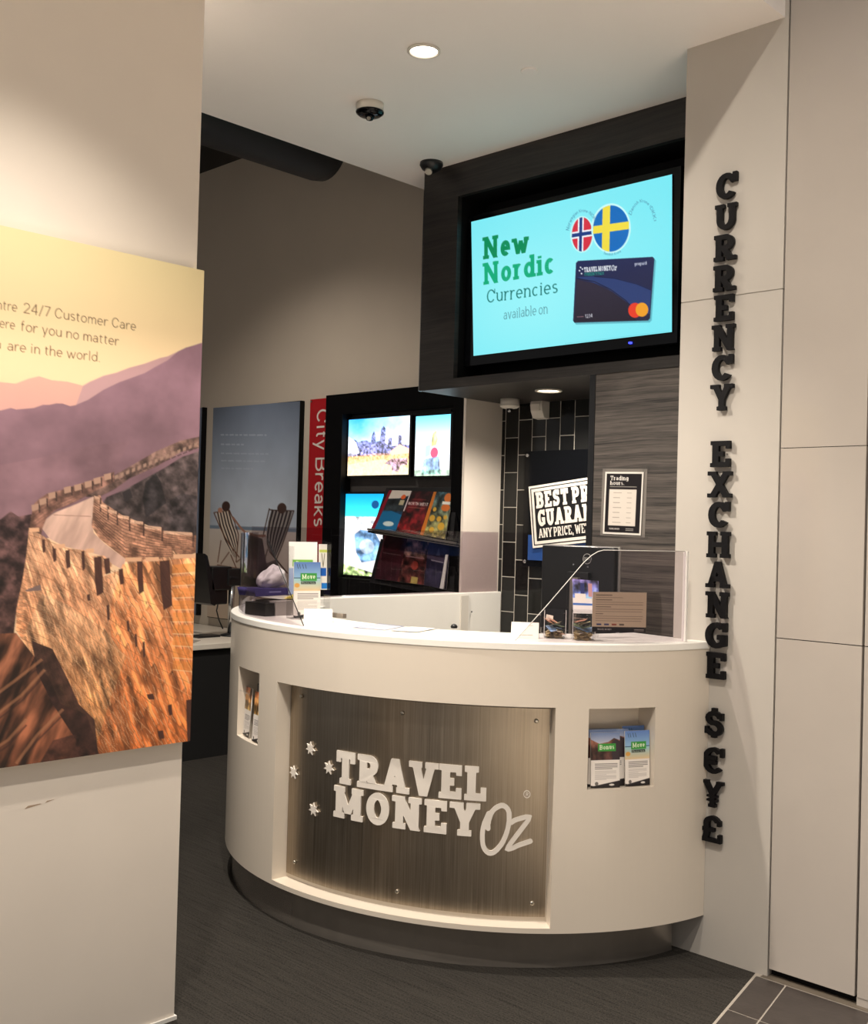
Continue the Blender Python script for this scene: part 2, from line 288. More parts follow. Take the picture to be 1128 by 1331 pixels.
LO={
'a':(.56,[('s',[(.92,0),(.92,.62)]+ar(.5,.64,.42,.36,0,150,8)),('s',[(.92,.56),(.45,.56)]+ar(.42,.29,.42,.28,90,290,8)+[(.92,.24)])],[]),
'b':(.62,[('s',[(.04,0),(.04,2)]),('o',ar(.52,.5,.48,.5,0,360,16))],[(.04,2)]),
'c':(.54,[('s',ar(.52,.5,.52,.5,48,312,12))],[]),
'd':(.62,[('s',[(.96,0),(.96,2)]),('o',ar(.48,.5,.48,.5,0,360,16))],[(.96,2),(1,0)]),
'e':(.58,[('s',[(.02,.5),(1,.5)]+ar(.5,.5,.5,.5,0,312,14))],[]),
'f':(.38,[('s',[(.35,0),(.35,1.5)]+ar(.8,1.55,.45,.45,180,80,6)),('s',[(0,1),(.95,1)])],[(.35,0)]),
'g':(.6,[('s',[(.96,1),(.96,-.4)]+ar(.5,-.45,.46,.5,0,-150,8)),('o',ar(.48,.5,.48,.5,0,360,16))],[]),
'h':(.6,[('s',[(.06,0),(.06,2)]),('s',[(.06,.5)]+ar(.5,.58,.44,.42,170,0,9)+[(.94,0)])],[(.06,0),(.94,0),(.06,2)]),
'i':(.24,[('s',[(.5,0),(.5,1)]),('s',[(.5,1.5),(.5,1.85)])],[(.5,0),(.3,1)]),
'k':(.58,[('s',[(.06,0),(.06,2)]),('d',.1,.35,.95,1),('d',.35,.55,1,0)],[(.06,0),(.95,0)]),
'l':(.24,[('s',[(.5,0),(.5,2)])],[(.5,0),(.3,2)]),
'm':(.92,[('s',[(.04,0),(.04,1)]),('s',[(.04,.55)]+ar(.27,.6,.23,.4,170,0,7)+[(.5,0)]),('s',[(.5,.55)]+ar(.73,.6,.23,.4,170,0,7)+[(.96,0)])],[(.04,0),(.5,0),(.96,0)]),
'n':(.6,[('s',[(.06,0),(.06,1)]),('s',[(.06,.5)]+ar(.5,.58,.44,.42,170,0,9)+[(.94,0)])],[(.06,0),(.94,0),(-.02,1)]),
'o':(.6,[('o',ar(.5,.5,.5,.5,0,360,18))],[]),
'p':(.62,[('s',[(.04,-1),(.04,1)]),('o',ar(.52,.5,.48,.5,0,360,16))],[(.04,-1)]),
'r':(.42,[('s',[(.1,0),(.1,1)]),('s',[(.1,.5)]+ar(.8,.48,.7,.52,170,62,7))],[(.1,0),(0,1)]),
's':(.48,[('s',ar(.5,.76,.46,.24,40,240,8)+ar(.5,.25,.48,.25,80,-140,8))],[]),
't':(.4,[('s',[(.35,1.55),(.35,.3)]+ar(.7,.3,.35,.3,180,290,6)),('s',[(0,1),(.95,1)])],[]),
'u':(.6,[('s',[(.06,1),(.06,.42)]+ar(.5,.42,.44,.42,180,350,9)),('s',[(.94,1),(.94,0)])],[(-.02,1),(.86,1)]),
'v':(.56,[('d',0,1,.5,0),('d',1,1,.5,0)],[(0,1),(1,1)]),
'w':(.96,[('d',0,1,.27,0),('d',.5,.95,.27,0),('d',.5,.95,.73,0),('d',1,1,.73,0)],[(0,1),(1,1)]),
'x':(.56,[('d',0,0,1,1),('d',1,0,0,1)],[]),
'y':(.56,[('d',0,1,.5,0),('d',1,1,.28,-1)],[(0,1),(1,1)]),
'z':(.5,[('s',[(0,1),(1,1),(0,0),(1,0)])],[]),
}
def ribbon(P,w,closed=False):
    P=[p for i,p in enumerate(P) if i==0 or math.hypot(p[0]-P[i-1][0],p[1]-P[i-1][1])>1e-5]
    if closed and math.hypot(P[0][0]-P[-1][0],P[0][1]-P[-1][1])<1e-5: P=P[:-1]
    n=len(P); L=[];R=[]
    for i in range(n):
        a=P[i-1] if (i>0 or closed) else None; b=P[(i+1)%n] if (i<n-1 or closed) else None
        ds=[]
        if a: d=(P[i][0]-a[0],P[i][1]-a[1]); l=math.hypot(*d) or 1; ds.append((d[0]/l,d[1]/l))
        if b: d=(b[0]-P[i][0],b[1]-P[i][1]); l=math.hypot(*d) or 1; ds.append((d[0]/l,d[1]/l))
        sx=sum(d[0] for d in ds); sy=sum(d[1] for d in ds); l=math.hypot(sx,sy) or 1; tx,ty=sx/l,sy/l
        k=1/max(.45,tx*ds[0][0]+ty*ds[0][1]); nx,ny=-ty*w/2*k,tx*w/2*k
        L.append((P[i][0]+nx,P[i][1]+ny)); R.append((P[i][0]-nx,P[i][1]-ny))
    return [[L[i],R[i],R[(i+1)%n],L[(i+1)%n]] for i in range(n if closed else n-1)]
def letters(s, wt=.2, serif=True, track=.06, hs=1.0, xh=.7, slab=None):
    """returns ([(char, polys)], total width) with cap height 1"""
    out=[]; x=0.0; sl=(slab or wt*.66); Q=.80 if serif else .95
    for ch in s:
        if ch==' ': x+=(.24 if serif else .36)*hs; continue
        low=ch in LO; g=(LO if low else UP).get(ch)
        if not g: x+=.3; continue
        W,st,sf=g; pad=wt*.30 if serif else 0; W=W*hs+ (wt*.3 if not serif else wt*.85-.04)
        if serif and not low and ch in 'MNHXAVKW': W+=.04
        if W<wt+2*pad: W=wt+2*pad
        x0,x1=x+pad+wt/2,x+W-pad-wt/2
        if x1<x0: x0=x1=(x0+x1)/2
        def fx(u): return x0+(x1-x0)*u
        wq=wt*Q
        def fy(v):
            if not low: return wq/2+(1-wq)*v
            if v<=0: return wq/2+v*.28
            if v<=1: return wq/2+(xh-wq)*v
            return xh-wq/2+(1-xh)*(v-1)
        def rb(pts,w_,cl=False): return [[(a,b*Q) for a,b in q] for q in ribbon([(a,b/Q) for a,b in pts],w_,cl)]
        P=[]
        for k in st:
            if k[0]=='s' or k[0]=='t': P+=rb([(fx(a),fy(b)) for a,b in extend(k[1],low,fx,fy,wt,Q)],wt if k[0]=='s' else wt*.6)
            elif k[0]=='o': P+=rb([(fx(a),fy(b)) for a,b in k[1]],wt,True)
            elif k[0]=='v':
                if serif:
                    cx=fx(k[1]); r_=k[1]>.5; xa,xb=(cx-wt*.16,cx+wt*.5) if r_ else (cx-wt*.5,cx+wt*.16)
                    ya=fy(k[2])-(wq/2 if k[2]<=.01 else 0); yb=fy(k[3])+(wq/2 if k[3]>=.99 else 0); P.append([(xa,ya),(xb,ya),(xb,yb),(xa,yb)])
            elif k[0]=='d':
                ax,ay,bx,by=fx(k[1]),fy(k[2]),fx(k[3]),fy(k[4])
                lo_e = (k[2] in (0,1,-1,2)) ; hi_e=(k[4] in (0,1,-1,2))
                if ay>by: ax,ay,bx,by=bx,by,ax,ay; lo_e,hi_e=hi_e,lo_e
                dx,dy=bx-ax,by-ay; l=math.hypot(dx,dy)
                ex=dx/dy if dy else 0
                if lo_e: ay-=wq/2
                if hi_e: by+=wq/2
                h=wt/2*l/abs(dy) if dy else wt/2
                h=min(h,wt*.66)*(k[5] if len(k)>5 else .92)
                P.append([(ax-h,ay),(ax+h,ay),(bx+h,by),(bx-h,by)])
        if serif:
            for (u,v) in sf:
                cx=fx(u); e=wt*.5+pad*1.0
                if v in (0,-1): y0=fy(v)-wq/2; P.append([(cx-e,y0),(cx+e,y0),(cx+e,y0+sl),(cx-e,y0+sl)])
                else:
                    y1=fy(v)+wq/2
                    if low: P.append([(cx-e,y1-sl),(cx+wt/2,y1-sl),(cx+wt/2,y1),(cx-e,y1)])
                    else: P.append([(cx-e,y1-sl),(cx+e,y1-sl),(cx+e,y1),(cx-e,y1)])
        out.append((ch,P)); x+=W+track
    return out, x-track
def extend(pts,low,fx,fy,wt,Q=1):
    """butt ends reach the base line / cap line"""
    pts=list(pts); 
    if len(pts)<2: return pts
    res=[(a,b) for a,b in pts]
    def ext(p,q):
        # vertical or horizontal end: push out half a stroke
        if abs(p[0]-q[0])<1e-6 and p[1] in (0,1,2,-1):
            k=(wt/2)/(abs(fy(1)-fy(0)) if 1 else 1)
            s=1 if p[1]>q[1] else -1
            h=abs(fy(p[1])-fy(p[1]-.01*s))/.01 or 1
            return (p[0],p[1]+s*(wt*Q/2)/h)
        if abs(p[1]-q[1])<1e-6 and p[0] in (0,1) and abs(fx(1)-fx(0))>1e-6:
            return p if Q<.9 else p
            s=1 if p[0]>q[0] else -1
            return (p[0]+s*(wt/2)/abs(fx(1)-fx(0)),p[1])
        return p
    res[0]=ext(res[0],res[1]); res[-1]=ext(res[-1],res[-2]); return res
def trace(polys, res=64):
    """union of overlapping strokes -> clean outlines (marching squares on a fine coverage field)"""
    X=[p[0] for q in polys for p in q]; Y=[p[1] for q in polys for p in q]; ox,oy=min(X)-3/res,min(Y)-3/res
    w,h=int((max(X)-ox)*res)+5,int((max(Y)-oy)*res)+5; ss=3
    F=np.zeros((h*ss,w*ss),bool); gx,gy=np.meshgrid((np.arange(w*ss)+.5)/ss,(np.arange(h*ss)+.5)/ss)
    for q in polys:
        P=[((x-ox)*res,(y-oy)*res) for x,y in q]
        x0,x1=int(min(p[0] for p in P)*ss)-1,int(max(p[0] for p in P)*ss)+2; y0,y1=int(min(p[1] for p in P)*ss)-1,int(max(p[1] for p in P)*ss)+2
        x0,y0=max(x0,0),max(y0,0); A,B=gx[y0:y1,x0:x1],gy[y0:y1,x0:x1]; ins=np.zeros(A.shape,bool)
        for k in range(len(P)):
            xa,ya=P[k]; xb,yb=P[(k+1)%len(P)]
            if ya!=yb: ins^=((ya>B)!=(yb>B))&(A<(xb-xa)*(B-ya)/(yb-ya)+xa)
        F[y0:y1,x0:x1]|=ins
    f=F.reshape(h,ss,w,ss).mean((1,3))-.5; f[np.abs(f)<1e-6]=1e-4
    nxt={}
    def ev(a,b):
        fa,fb=f[a[1],a[0]],f[b[1],b[0]]; t=fa/(fa-fb); return (a[0]+(b[0]-a[0])*t,a[1]+(b[1]-a[1])*t)
    sg=f>0; cells=np.argwhere((sg[:-1,:-1]!=sg[1:,1:])|(sg[:-1,1:]!=sg[1:,:-1])|(sg[:-1,:-1]!=sg[1:,:-1]))
    pts={}
    for y,x in cells:
        c=[(x,y),(x+1,y),(x+1,y+1),(x,y+1)]; ins=[bool(sg[p[1],p[0]]) for p in c]; E_=[]
        for k in range(4):
            a,b=c[k],c[(k+1)%4]
            if ins[k]!=ins[(k+1)%4]:
                key=(min(a,b),max(a,b)); pts[key]=ev(a,b); E_.append((key,ins[k]))
        # leave where we go inside -> outside, enter where outside -> inside
        outs=[k for k,i_ in E_ if i_]; inn=[k for k,i_ in E_ if not i_]
        if len(outs)==1: nxt[outs[0]]=inn[0]
        elif len(outs)==2:
            order=[k for k,_ in E_]; 
            for o_ in outs: nxt[o_]=order[(order.index(o_)+1)%4]
    loops=[]
    while nxt:
        k=next(iter(nxt)); L=[]; 
        while k in nxt: L.append(pts[k]); k=nxt.pop(k)
        if len(L)<5: continue
        # simplify
        def dp(P):
            if len(P)<3: return P
            a,b=P[0],P[-1]; dx,dy=b[0]-a[0],b[1]-a[1]; l=math.hypot(dx,dy)
            if l<1e-9: d=[math.hypot(p[0]-a[0],p[1]-a[1]) for p in P]
            else: d=[abs((p[0]-a[0])*dy-(p[1]-a[1])*dx)/l for p in P]
            i_=max(range(len(P)),key=lambda q:d[q])
            if d[i_]<.28: return [a,b]
            return dp(P[:i_+1])[:-1]+dp(P[i_:])
        h2=len(L)//2; S=dp(L[:h2+1])[:-1]+dp(L[h2:]+[L[0]])[:-1]
        if len(S)>=3: loops.append([(p[0]/res+.5/res+ox,p[1]/res+.5/res+oy) for p in S])
    return loops
from mathutils.geometry import tessellate_polygon
def solid_loops(mb, loops, place, depth):
    loops=[l for l in loops if len(l)>2]; flat=[p for l in loops for p in l]; n=len(flat)
    tris=tessellate_polygon([[Vector((x,y,0)) for x,y in l] for l in loops])
    v=[place(x,y,depth) for x,y in flat]+[place(x,y,0) for x,y in flat]
    f=[tuple(t) for t in tris]; k=0
    for l in loops:
        m=len(l)
        for i in range(m): a,b=k+i,k+(i+1)%m; f.append((a,b,b+n,a+n))
        k+=m
    mb.add(v,f)
CACHE={}
def solid_text(mb, polys, place, depth, nrm=None):
    key=tuple(round(c,3) for q in polys for p in q for c in p[:2])
    if key not in CACHE: 
        hgt=max(p[1] for q in polys for p in q)-min(p[1] for q in polys for p in q)
        CACHE[key]=trace(polys, 64/max(hgt,.02) if hgt<.5 else 64)
    solid_loops(mb,CACHE[key],place,depth)

# ------------------------------------------------------------------ printed artwork painter
class Canvas:
    def __init__(s,w,h,c=(255,255,255)):
        s.w,s.h=w,h; s.a=np.zeros((h,w,3)); s.a[:]=c
        s.U,s.V=np.meshgrid((np.arange(w)+.5)/w,(np.arange(h)+.5)/h)
    def _mask(s,pts,ss=3):
        P=np.array(pts,float)*[s.w,s.h]
        x0,y0=np.floor(P.min(0)).astype(int); x1,y1=np.ceil(P.max(0)).astype(int)
        x0,y0=max(x0,0),max(y0,0); x1,y1=min(x1,s.w),min(y1,s.h)
        if x1<=x0 or y1<=y0: return None
        xs=x0+(np.arange((x1-x0)*ss)+.5)/ss; ys=y0+(np.arange((y1-y0)*ss)+.5)/ss
        X,Y=np.meshgrid(xs,ys); ins=np.zeros(X.shape,bool); n=len(P)
        for i in range(n):
            xa,ya=P[i]; xb,yb=P[(i+1)%n]
            if ya==yb: continue
            c=((ya>Y)!=(yb>Y))&(X<(xb-xa)*(Y-ya)/(yb-ya)+xa); ins^=c
        m=ins.reshape(y1-y0,ss,x1-x0,ss).mean((1,3)); return (slice(y0,y1),slice(x0,x1)),m
    def poly(s,pts,c,alpha=1.0,c2=None,noise=None,mod=None):
        """c2: colour at the bottom; noise: (array 0..1, amount)"""
        r=s._mask(pts,3 if len(pts)*s.w*s.h<4e7 else 2)
        if r is None: return
        sl,m=r; m=(m*alpha)[...,None]; col=np.zeros(m.shape[:2]+(3,)); col[:]=c
        if c2 is not None:
            v=s.V[sl]; v0,v1=min(p[1] for p in pts),max(p[1] for p in pts); t=((v-v0)/(v1-v0+1e-9)).clip(0,1)[...,None]; col=col*(1-t)+np.array(c2)*t
        if noise is not None: col=col*(1+(noise[0][sl]-.5)[...,None]*2*noise[1])
        s.a[sl]=s.a[sl]*(1-m)+col*m
    def rect(s,u0,v0,u1,v1,c,**k): s.poly([(u0,v0),(u1,v0),(u1,v1),(u0,v1)],c,**k)
    def disc(s,u,v,ru,rv,c,**k): s.poly([(u+ru*math.cos(i*PI/18),v+rv*math.sin(i*PI/18)) for i in range(36)],c,**k)
    def line(s,pts,w,c,**k):
        """w in canvas pixels"""
        for q in ribbon([(p[0]*s.w,p[1]*s.h) for p in pts],w): s.poly([(x/s.w,y/s.h) for x,y in q],c,**k)
    def text(s,t,p0,p1,ptop,c,wt=.2,serif=True,track=.06,hs=1.0,xh=.7,alpha=1.0,c2=None,shear=0):
        """baseline from p0 to p1, capital top at ptop (above p0); all in uv"""
        L,W=letters(t,wt,serif,track,hs,xh)
        for ch,P in L:
            for q in P:
                s.poly([(p0[0]+(p1[0]-p0[0])*(x+shear*y)/W+(ptop[0]-p0[0])*y, p0[1]+(p1[1]-p0[1])*x/W+(ptop[1]-p0[1])*y) for x,y in q],
                       c if c2 is None else [a*(1-y_) +b*y_ for a,b,y_ in zip(c,c2,[.5]*3)],alpha=alpha)
def fbm(h,w,sx,sy,oct=4,seed=0,shear=0):
    r=np.random.default_rng(seed); out=np.zeros((h,w)); amp=1; tot=0
    for o in range(oct):
        gx,gy=max(2,int(sx*2**o)),max(2,int(sy*2**o)); g=r.random((gy+2,gx+2))
        X,Y=np.meshgrid(np.linspace(0,gx,w),np.linspace(0,gy,h)); X=(X+shear*Y*gx/gy)%gx
        xi,yi=X.astype(int).clip(0,gx),Y.astype(int).clip(0,gy); fx,fy=X-xi,Y-yi; fx=fx*fx*(3-2*fx); fy=fy*fy*(3-2*fy)
        v=(g[yi,xi]*(1-fx)+g[yi,xi+1]*fx)*(1-fy)+(g[yi+1,xi]*(1-fx)+g[yi+1,xi+1]*fx)*fy
        out+=v*amp; tot+=amp; amp*=.55
    out/=tot; return ((out-.5)*1.8+.5).clip(0,1)
def homog(quad,dst=((0,0),(1,0),(1,1),(0,1))):
    """four corners TL,TR,BR,BL measured off the flat artwork -> function giving u,v in 0..1"""
    A=[];b=[]
    for (x,y),(u,v) in zip(quad,dst):
        A.append([x,y,1,0,0,0,-u*x,-u*y]); b.append(u); A.append([0,0,0,x,y,1,-v*x,-v*y]); b.append(v)
    h=np.linalg.solve(np.array(A,float),np.array(b,float)); 
    def f(x,y):
        d=h[6]*x+h[7]*y+1; return ((h[0]*x+h[1]*y+h[2])/d,(h[3]*x+h[4]*y+h[5])/d)
    f.m=[[h[0],h[1],h[2]],[h[3],h[4],h[5]],[h[6],h[7],1]]
    return f
def board(name, cv, tl, tr, bl, thick, mat, parent=None, side=(20,20,20), nrm=None, br=None):
    """a printed board: front face carries the artwork, sides and back plain; one mesh"""
    tl,tr,bl=Vector(tl),Vector(tr),Vector(bl); br=Vector(br) if br else tr+bl-tl
    n=(tr-tl).cross(bl-tl).normalized()
    if nrm is not None and n.dot(Vector(nrm))<0: n=-n
    w,h=cv.w,cv.h; u=np.linspace(0,1,w+1); v=np.linspace(0,1,h+1); U,V=np.meshgrid(u,v)
    T=[np.array(x) for x in (tl,tr,bl,br)]
    P=((1-U)*(1-V))[...,None]*T[0]+(U*(1-V))[...,None]*T[1]+((1-U)*V)[...,None]*T[2]+(U*V)[...,None]*T[3]
    P=P.reshape(-1,3); nv=len(P); idx=np.arange(nv).reshape(h+1,w+1)
    F=np.stack([idx[:-1,:-1],idx[1:,:-1],idx[1:,1:],idx[:-1,1:]],-1).reshape(-1,4)
    c4=[idx[0,0],idx[0,w],idx[h,w],idx[h,0]]; back=np.array([P[i]-np.array(n)*thick for i in c4]); front=np.array([P[i] for i in c4])
    P=np.vstack([P,front,back]); a=nv; E=[[a+3,a+2,a+6,a+7],[a,a+4,a+5,a+1],[a+1,a+5,a+6,a+2],[a+3,a+7,a+4,a],[a+4,a+7,a+6,a+5]]
    F=np.vstack([F,np.array(E)])
    # orientation
    p0,p1,p2=P[F[0][0]],P[F[0][1]],P[F[0][2]]
    if np.dot(np.cross(p1-p0,p2-p1),np.array(n))<0: F=F[:,::-1]
    me=bpy.data.meshes.new(name); me.vertices.add(len(P)); me.vertices.foreach_set('co',P.astype(np.float32).ravel())
    me.loops.add(F.size); me.loops.foreach_set('vertex_index',F.astype(np.int32).ravel()); me.polygons.add(len(F))
    me.polygons.foreach_set('loop_start',np.arange(0,F.size,4,dtype=np.int32)); me.polygons.foreach_set('loop_total',np.full(len(F),4,np.int32)); me.update(calc_edges=True)
    A=cv.a/255.; lin=np.where(A<=.04045,A/12.92,((A.clip(0,1)+.055)/1.055)**2.4)
    pad=np.pad(lin,((0,1),(0,1),(0,0)),'edge'); pad2=np.pad(lin,((1,0),(1,0),(0,0)),'edge')
    vc=((pad+pad2)*.5).reshape(-1,3); vc=np.vstack([vc,np.tile(srgb(side),(8,1))]); vc=np.hstack([vc,np.ones((len(vc),1))])
    at=me.color_attributes.new('col','FLOAT_COLOR','POINT'); at.data.foreach_set('color',vc.astype(np.float32).ravel())
    me.materials.append(mat); o=bpy.data.objects.new(name,me); C.objects.link(o)
    if parent: o.parent=parent
    return o

# ================================================================== THE PLACE
ZC=3.402                                     # soffit height
YB=4.80                                      # back wall
# ---- room shell
b=MB().box(-9.2,-.92,-2.5,YB+.2,-.08,0); struct(b.build('floor',M['carpet']))
# tiled floor outside the shopfront: grout bed and slate tiles
fl=MB(); gl=MB().box(-1.78,4.2,-2.5,3.6,-.08,-.004)
def skew(x,y): return (x-.206*(y-3.56)*1.0, y)
poly=[]
xs=[-1.812,-1.70]+[-1.70+.30*i for i in range(1,18)]; ys=[3.575,3.255]+[3.255-.32*i for i in range(1,16)]
V=[];F=[];I=[]
def quadp(q,z,mi):
    n=len(V); V.extend([(x,y,z) for x,y in q]); F.append((n,n+1,n+2,n+3)); I.append(mi)
quadp([skew(-1.819,-2.5),skew(4.2,-2.5),(4.2,3.64),(-1.836,3.64)],.0012,1)
g=.003
for i in range(len(xs)-1):
    for j in range(len(ys)-1):
        a,bb,c,d=xs[i]+g,xs[i+1]-g,ys[j+1]+g,ys[j]-g
        quadp([skew(a,c),skew(bb,c),skew(bb,d),skew(a,d)],.0028,0)
quadp([(-1.80,3.579),(4.2,3.579),(4.2,3.64),(-1.80,3.64)],.0028,2)
quadp([(-.9,-4.5),(6,-4.5),(6,3.0),(-.9,3.0)],.004,3)  # unseen cream floor, added to bounce light up to the soffit
n=len(V); V+= [(-1.9,-2.5,-.08),(4.2,-2.5,-.08),(4.2,3.6,-.08),(-1.9,3.6,-.08)]; F.append((n,n+1,n+2,n+3)); I.append(1)
o=link('floor',V,F,None,mats=[M['slate'],M['grout'],M['thresh'],M['bouncefloor']],midx=I); struct(o)
# ceiling soffit and higher black ceiling
b=MB().box(-4.19,-1.80,-1.5,YB,ZC,ZC+.9); struct(b.build('ceiling',M['ceil']))
b=MB().box(-9.2,-4.19,-1.5,YB+.2,4.29,4.4); struct(b.build('ceiling',M['duct']))
# back wall (beige) , stub wall, tiled wall
b=MB().box(-9.2,-4.03,YB,YB+.15,0,4.29); struct(b.build('wall_back',M['paint_back']))
b=MB().box(-4.047,-4.03,4.41,YB,0,2.9); struct(b.build('wall_left_return',M['paint']))
b=MB().box(-4.03,-1.9,4.72,YB+.15,0,3.4); struct(b.build('wall_tiled',M['tile']))
b=MB().box(-9.35,-9.2,-1.5,YB+.2,0,4.4); struct(b.build('wall_far_left',M['paint_back']))
# foreground wall end
wl=MB().box(-3.12,-2.9,-1.5,1.905,.012,ZC).build('wall_left',M['paint']); struct(wl)
b=MB().box(-3.12,-2.893,-1.5,1.911,0.0,.012); b.build('edge_strip',M['edge'],wl)
# scuff marks on that wall
b=MB()
for y,z,w,h in ((1.40,.735,.05,.008),(1.46,.742,.028,.006)):
    b.slab([(-2.8995,y,z),(-2.8995,y+w,z+.006),(-2.8995,y+w*.9,z+h),(-2.8995,y+w*.2,z+h*.9)],(1,0,0),.0005)
b.build('scuff_mark',plain('scuffed_plaster',(160,138,116),.8),wl)
# pillar with lettering (satin panel in two heights) and stone panels
YP=3.6
pl=MB().box(-2.195,-1.785,YP,4.9,0,2.427).box(-2.195,-1.785,YP,4.9,2.43,ZC+.6).box(-2.19,-1.79,YP+.004,4.9,2.426,2.431).build('wall_pillar',M['pillar']); struct(pl)
st=MB(); g=.002
for x0,x1 in ((-1.781,-1.474),(-1.469,-.6),(-.595,.6)):
    for z0,z1 in ((.03,1.19),(1.193,1.86),(1.8625,4.6)):
        st.box(x0+g,x1-g,YP+.002,YP+.03,z0,z1)
    
sp=st.build('wall_right',M['stone']); struct(sp)
MB().box(-1.782,.6,YP+.03,YP+.3,.0,4.6).build('wall_core',M['black'],sp)
MB().box(-1.469,.6,YP+.004,YP+.03,.0,.03).build('skirting',M['stone'],sp)
# ---- timber-look bulkhead with its screen recess
bk=MB(); BX0,BX1,BY0,BY1,BZ0,BZ1=-3.985,-2.2,3.995,4.72,2.256,ZC
NX0,NX1,NZ0,NZ1=-3.745,-2.40,2.305,3.232
bk.box(BX0,BX1,BY0,BY0+.03,NZ1,BZ1).box(BX0,BX1,BY0,BY0+.03,BZ0,NZ0).box(BX0,NX0,BY0,BY0+.03,NZ0,NZ1).box(NX1,BX1,BY0,BY0+.03,NZ0,NZ1)
bk.box(BX0,BX0+.03,BY0+.03,BY1,BZ0,BZ1).box(BX0+.03,BX1,BY0+.03,BY1,BZ0,BZ0+.03)
bh=bk.build('wall_bulkhead',M['wood']); struct(bh)
rc=MB(); d=.22
rc.box(NX0,NX1,BY0+d,BY0+d+.02,NZ0,NZ1).box(NX0-.01,NX0,BY0+.03,BY0+d,NZ0,NZ1).box(NX1,NX1+.01,BY0+.03,BY0+d,NZ0,NZ1)
rc.box(NX0,NX1,BY0+.03,BY0+d,NZ0-.008,NZ0).box(NX0,NX1,BY0+.03,BY0+d,NZ1,NZ1+.01)
rc.build('recess_lining',M['black'],bh)
MB().box(BX0-.004,BX0,BY0-.003,BY0+.02,BZ0,BZ1).build('corner_trim',M['chrome'],bh)
# ---- timber panel under it
wp=MB().box(-2.868,-2.2,4.0,4.03,0,BZ0).build('wall_panel',M['wood2']); struct(wp)
MB().box(-2.90,-2.869,3.997,4.03,0,BZ0).build('edge_trim',M['blackplastic'],wp)
# ---- television screen
tv=empty('television','large wall screen showing New Nordic Currencies advert in dark bulkhead','screen',(-3.1,4.05,2.37))
q=[(610.3,289.2),(869.3,226.5),(873,432),(616.5,462)]; H=homog(q)
cv=Canvas(560,336,(120,238,248)); 
cv.a[:]=np.array((118,232,244))*(1-cv.V[...,None]*.0)+ (np.array((34,12,6))*(np.exp(-((cv.U-.35)**2+(cv.V-.6)**2)*3))[...,None])
g4=lambda x,y,s=3.76: H(600+x/s,210+y/s)
T=lambda t,a,b2,top,c,**k: cv.text(t,g4(*a),g4(*b2),g4(*top),c,**k)
T('New',(95,484),(325,447),(93,376),(8,140,88),wt=.24,track=.02)
T('Nordic',(99,608),(452,549),(96,503),(16,172,122),wt=.22,track=.03)
T('Currencies',(120,695),(466,645),(119,632),(30,120,115),wt=.11,track=.05)
T('available on',(203,775),(418,745),(202,727),(90,150,160),wt=.1,track=.04)
def disc4(cx,cy,rx,ry,c,n=40): cv.poly([g4(cx+rx*math.cos(2*PI*i/n),cy+ry*math.sin(2*PI*i/n)) for i in range(n)],c)
def clipbar(cx,cy,rx,ry,x0,y0,x1,y1,c,sl=-.16):
    """a bar of a flag cut to its disc"""
    P=[]
    for k in range(41):
        t=k/40; 
        P.append((x0+(x1-x0)*t,y0)); 
    pts=[]
    for yy in np.linspace(y0,y1,24):
        pass
    vert=(x1-x0)<(y1-y0)
    up=[];dn=[]
    for k in range(25):
        t=k/24
        if vert:
            x=x0+(x1-x0)*t; r=1-((x-cx)/rx)**2
            if r<=0: continue
            up.append((x,cy-ry*math.sqrt(r))); dn.append((x,cy+ry*math.sqrt(r)))
        else:
            y=y0+(y1-y0)*t; r=1-((y-cy)/ry)**2
            if r<=0: continue
            up.append((cx-rx*math.sqrt(r),y+sl*(-rx*math.sqrt(r)))); dn.append((cx+rx*math.sqrt(r),y+sl*(rx*math.sqrt(r))))
    cv.poly([g4(*p) for p in up+dn[::-1]],c)
disc4(577,360,58,90,(190,250,250)); disc4(577,360,50,84,(214,50,68))
clipbar(577,360,50,84,556,0,584,0+800,(240,245,250)); clipbar(577,360,50,84,0,342,500,376,(240,245,250))
clipbar(577,360,50,84,563,0,577,800,(24,60,130)); clipbar(577,360,50,84,0,350,500,368,(24,60,130))
disc4(718,330,97,123,(200,250,250)); disc4(718,331,88,114,(10,108,190))
clipbar(718,331,88,114,675,0,712,800,(242,222,70)); clipbar(718,331,88,114,0,308,900,346,(242,222,70),sl=-.14)
# curved captions
def arctext(t,cx,cy,rx,ry,a0,a1,h,c,wt=.16):
    L,W=letters(t,wt,False,.1)
    for ch,P in L:
        for qd in P:
            cv.poly([g4(cx+(rx+h*y)*math.cos(math.radians(a0+(a1-a0)*x/W)),cy-(ry+h*y)*math.sin(math.radians(a0+(a1-a0)*x/W))) for x,y in qd],c,alpha=.8)
arctext('Norwegian Krone (NOK)',580,362,68,112,170,35,16,(70,140,170))
arctext('Danish Krone (DKK)',868,330,60,128,150,15,16,(70,140,170))
arctext('Swedish Krona',718,330,104,134,250,300,-14,(70,140,170))
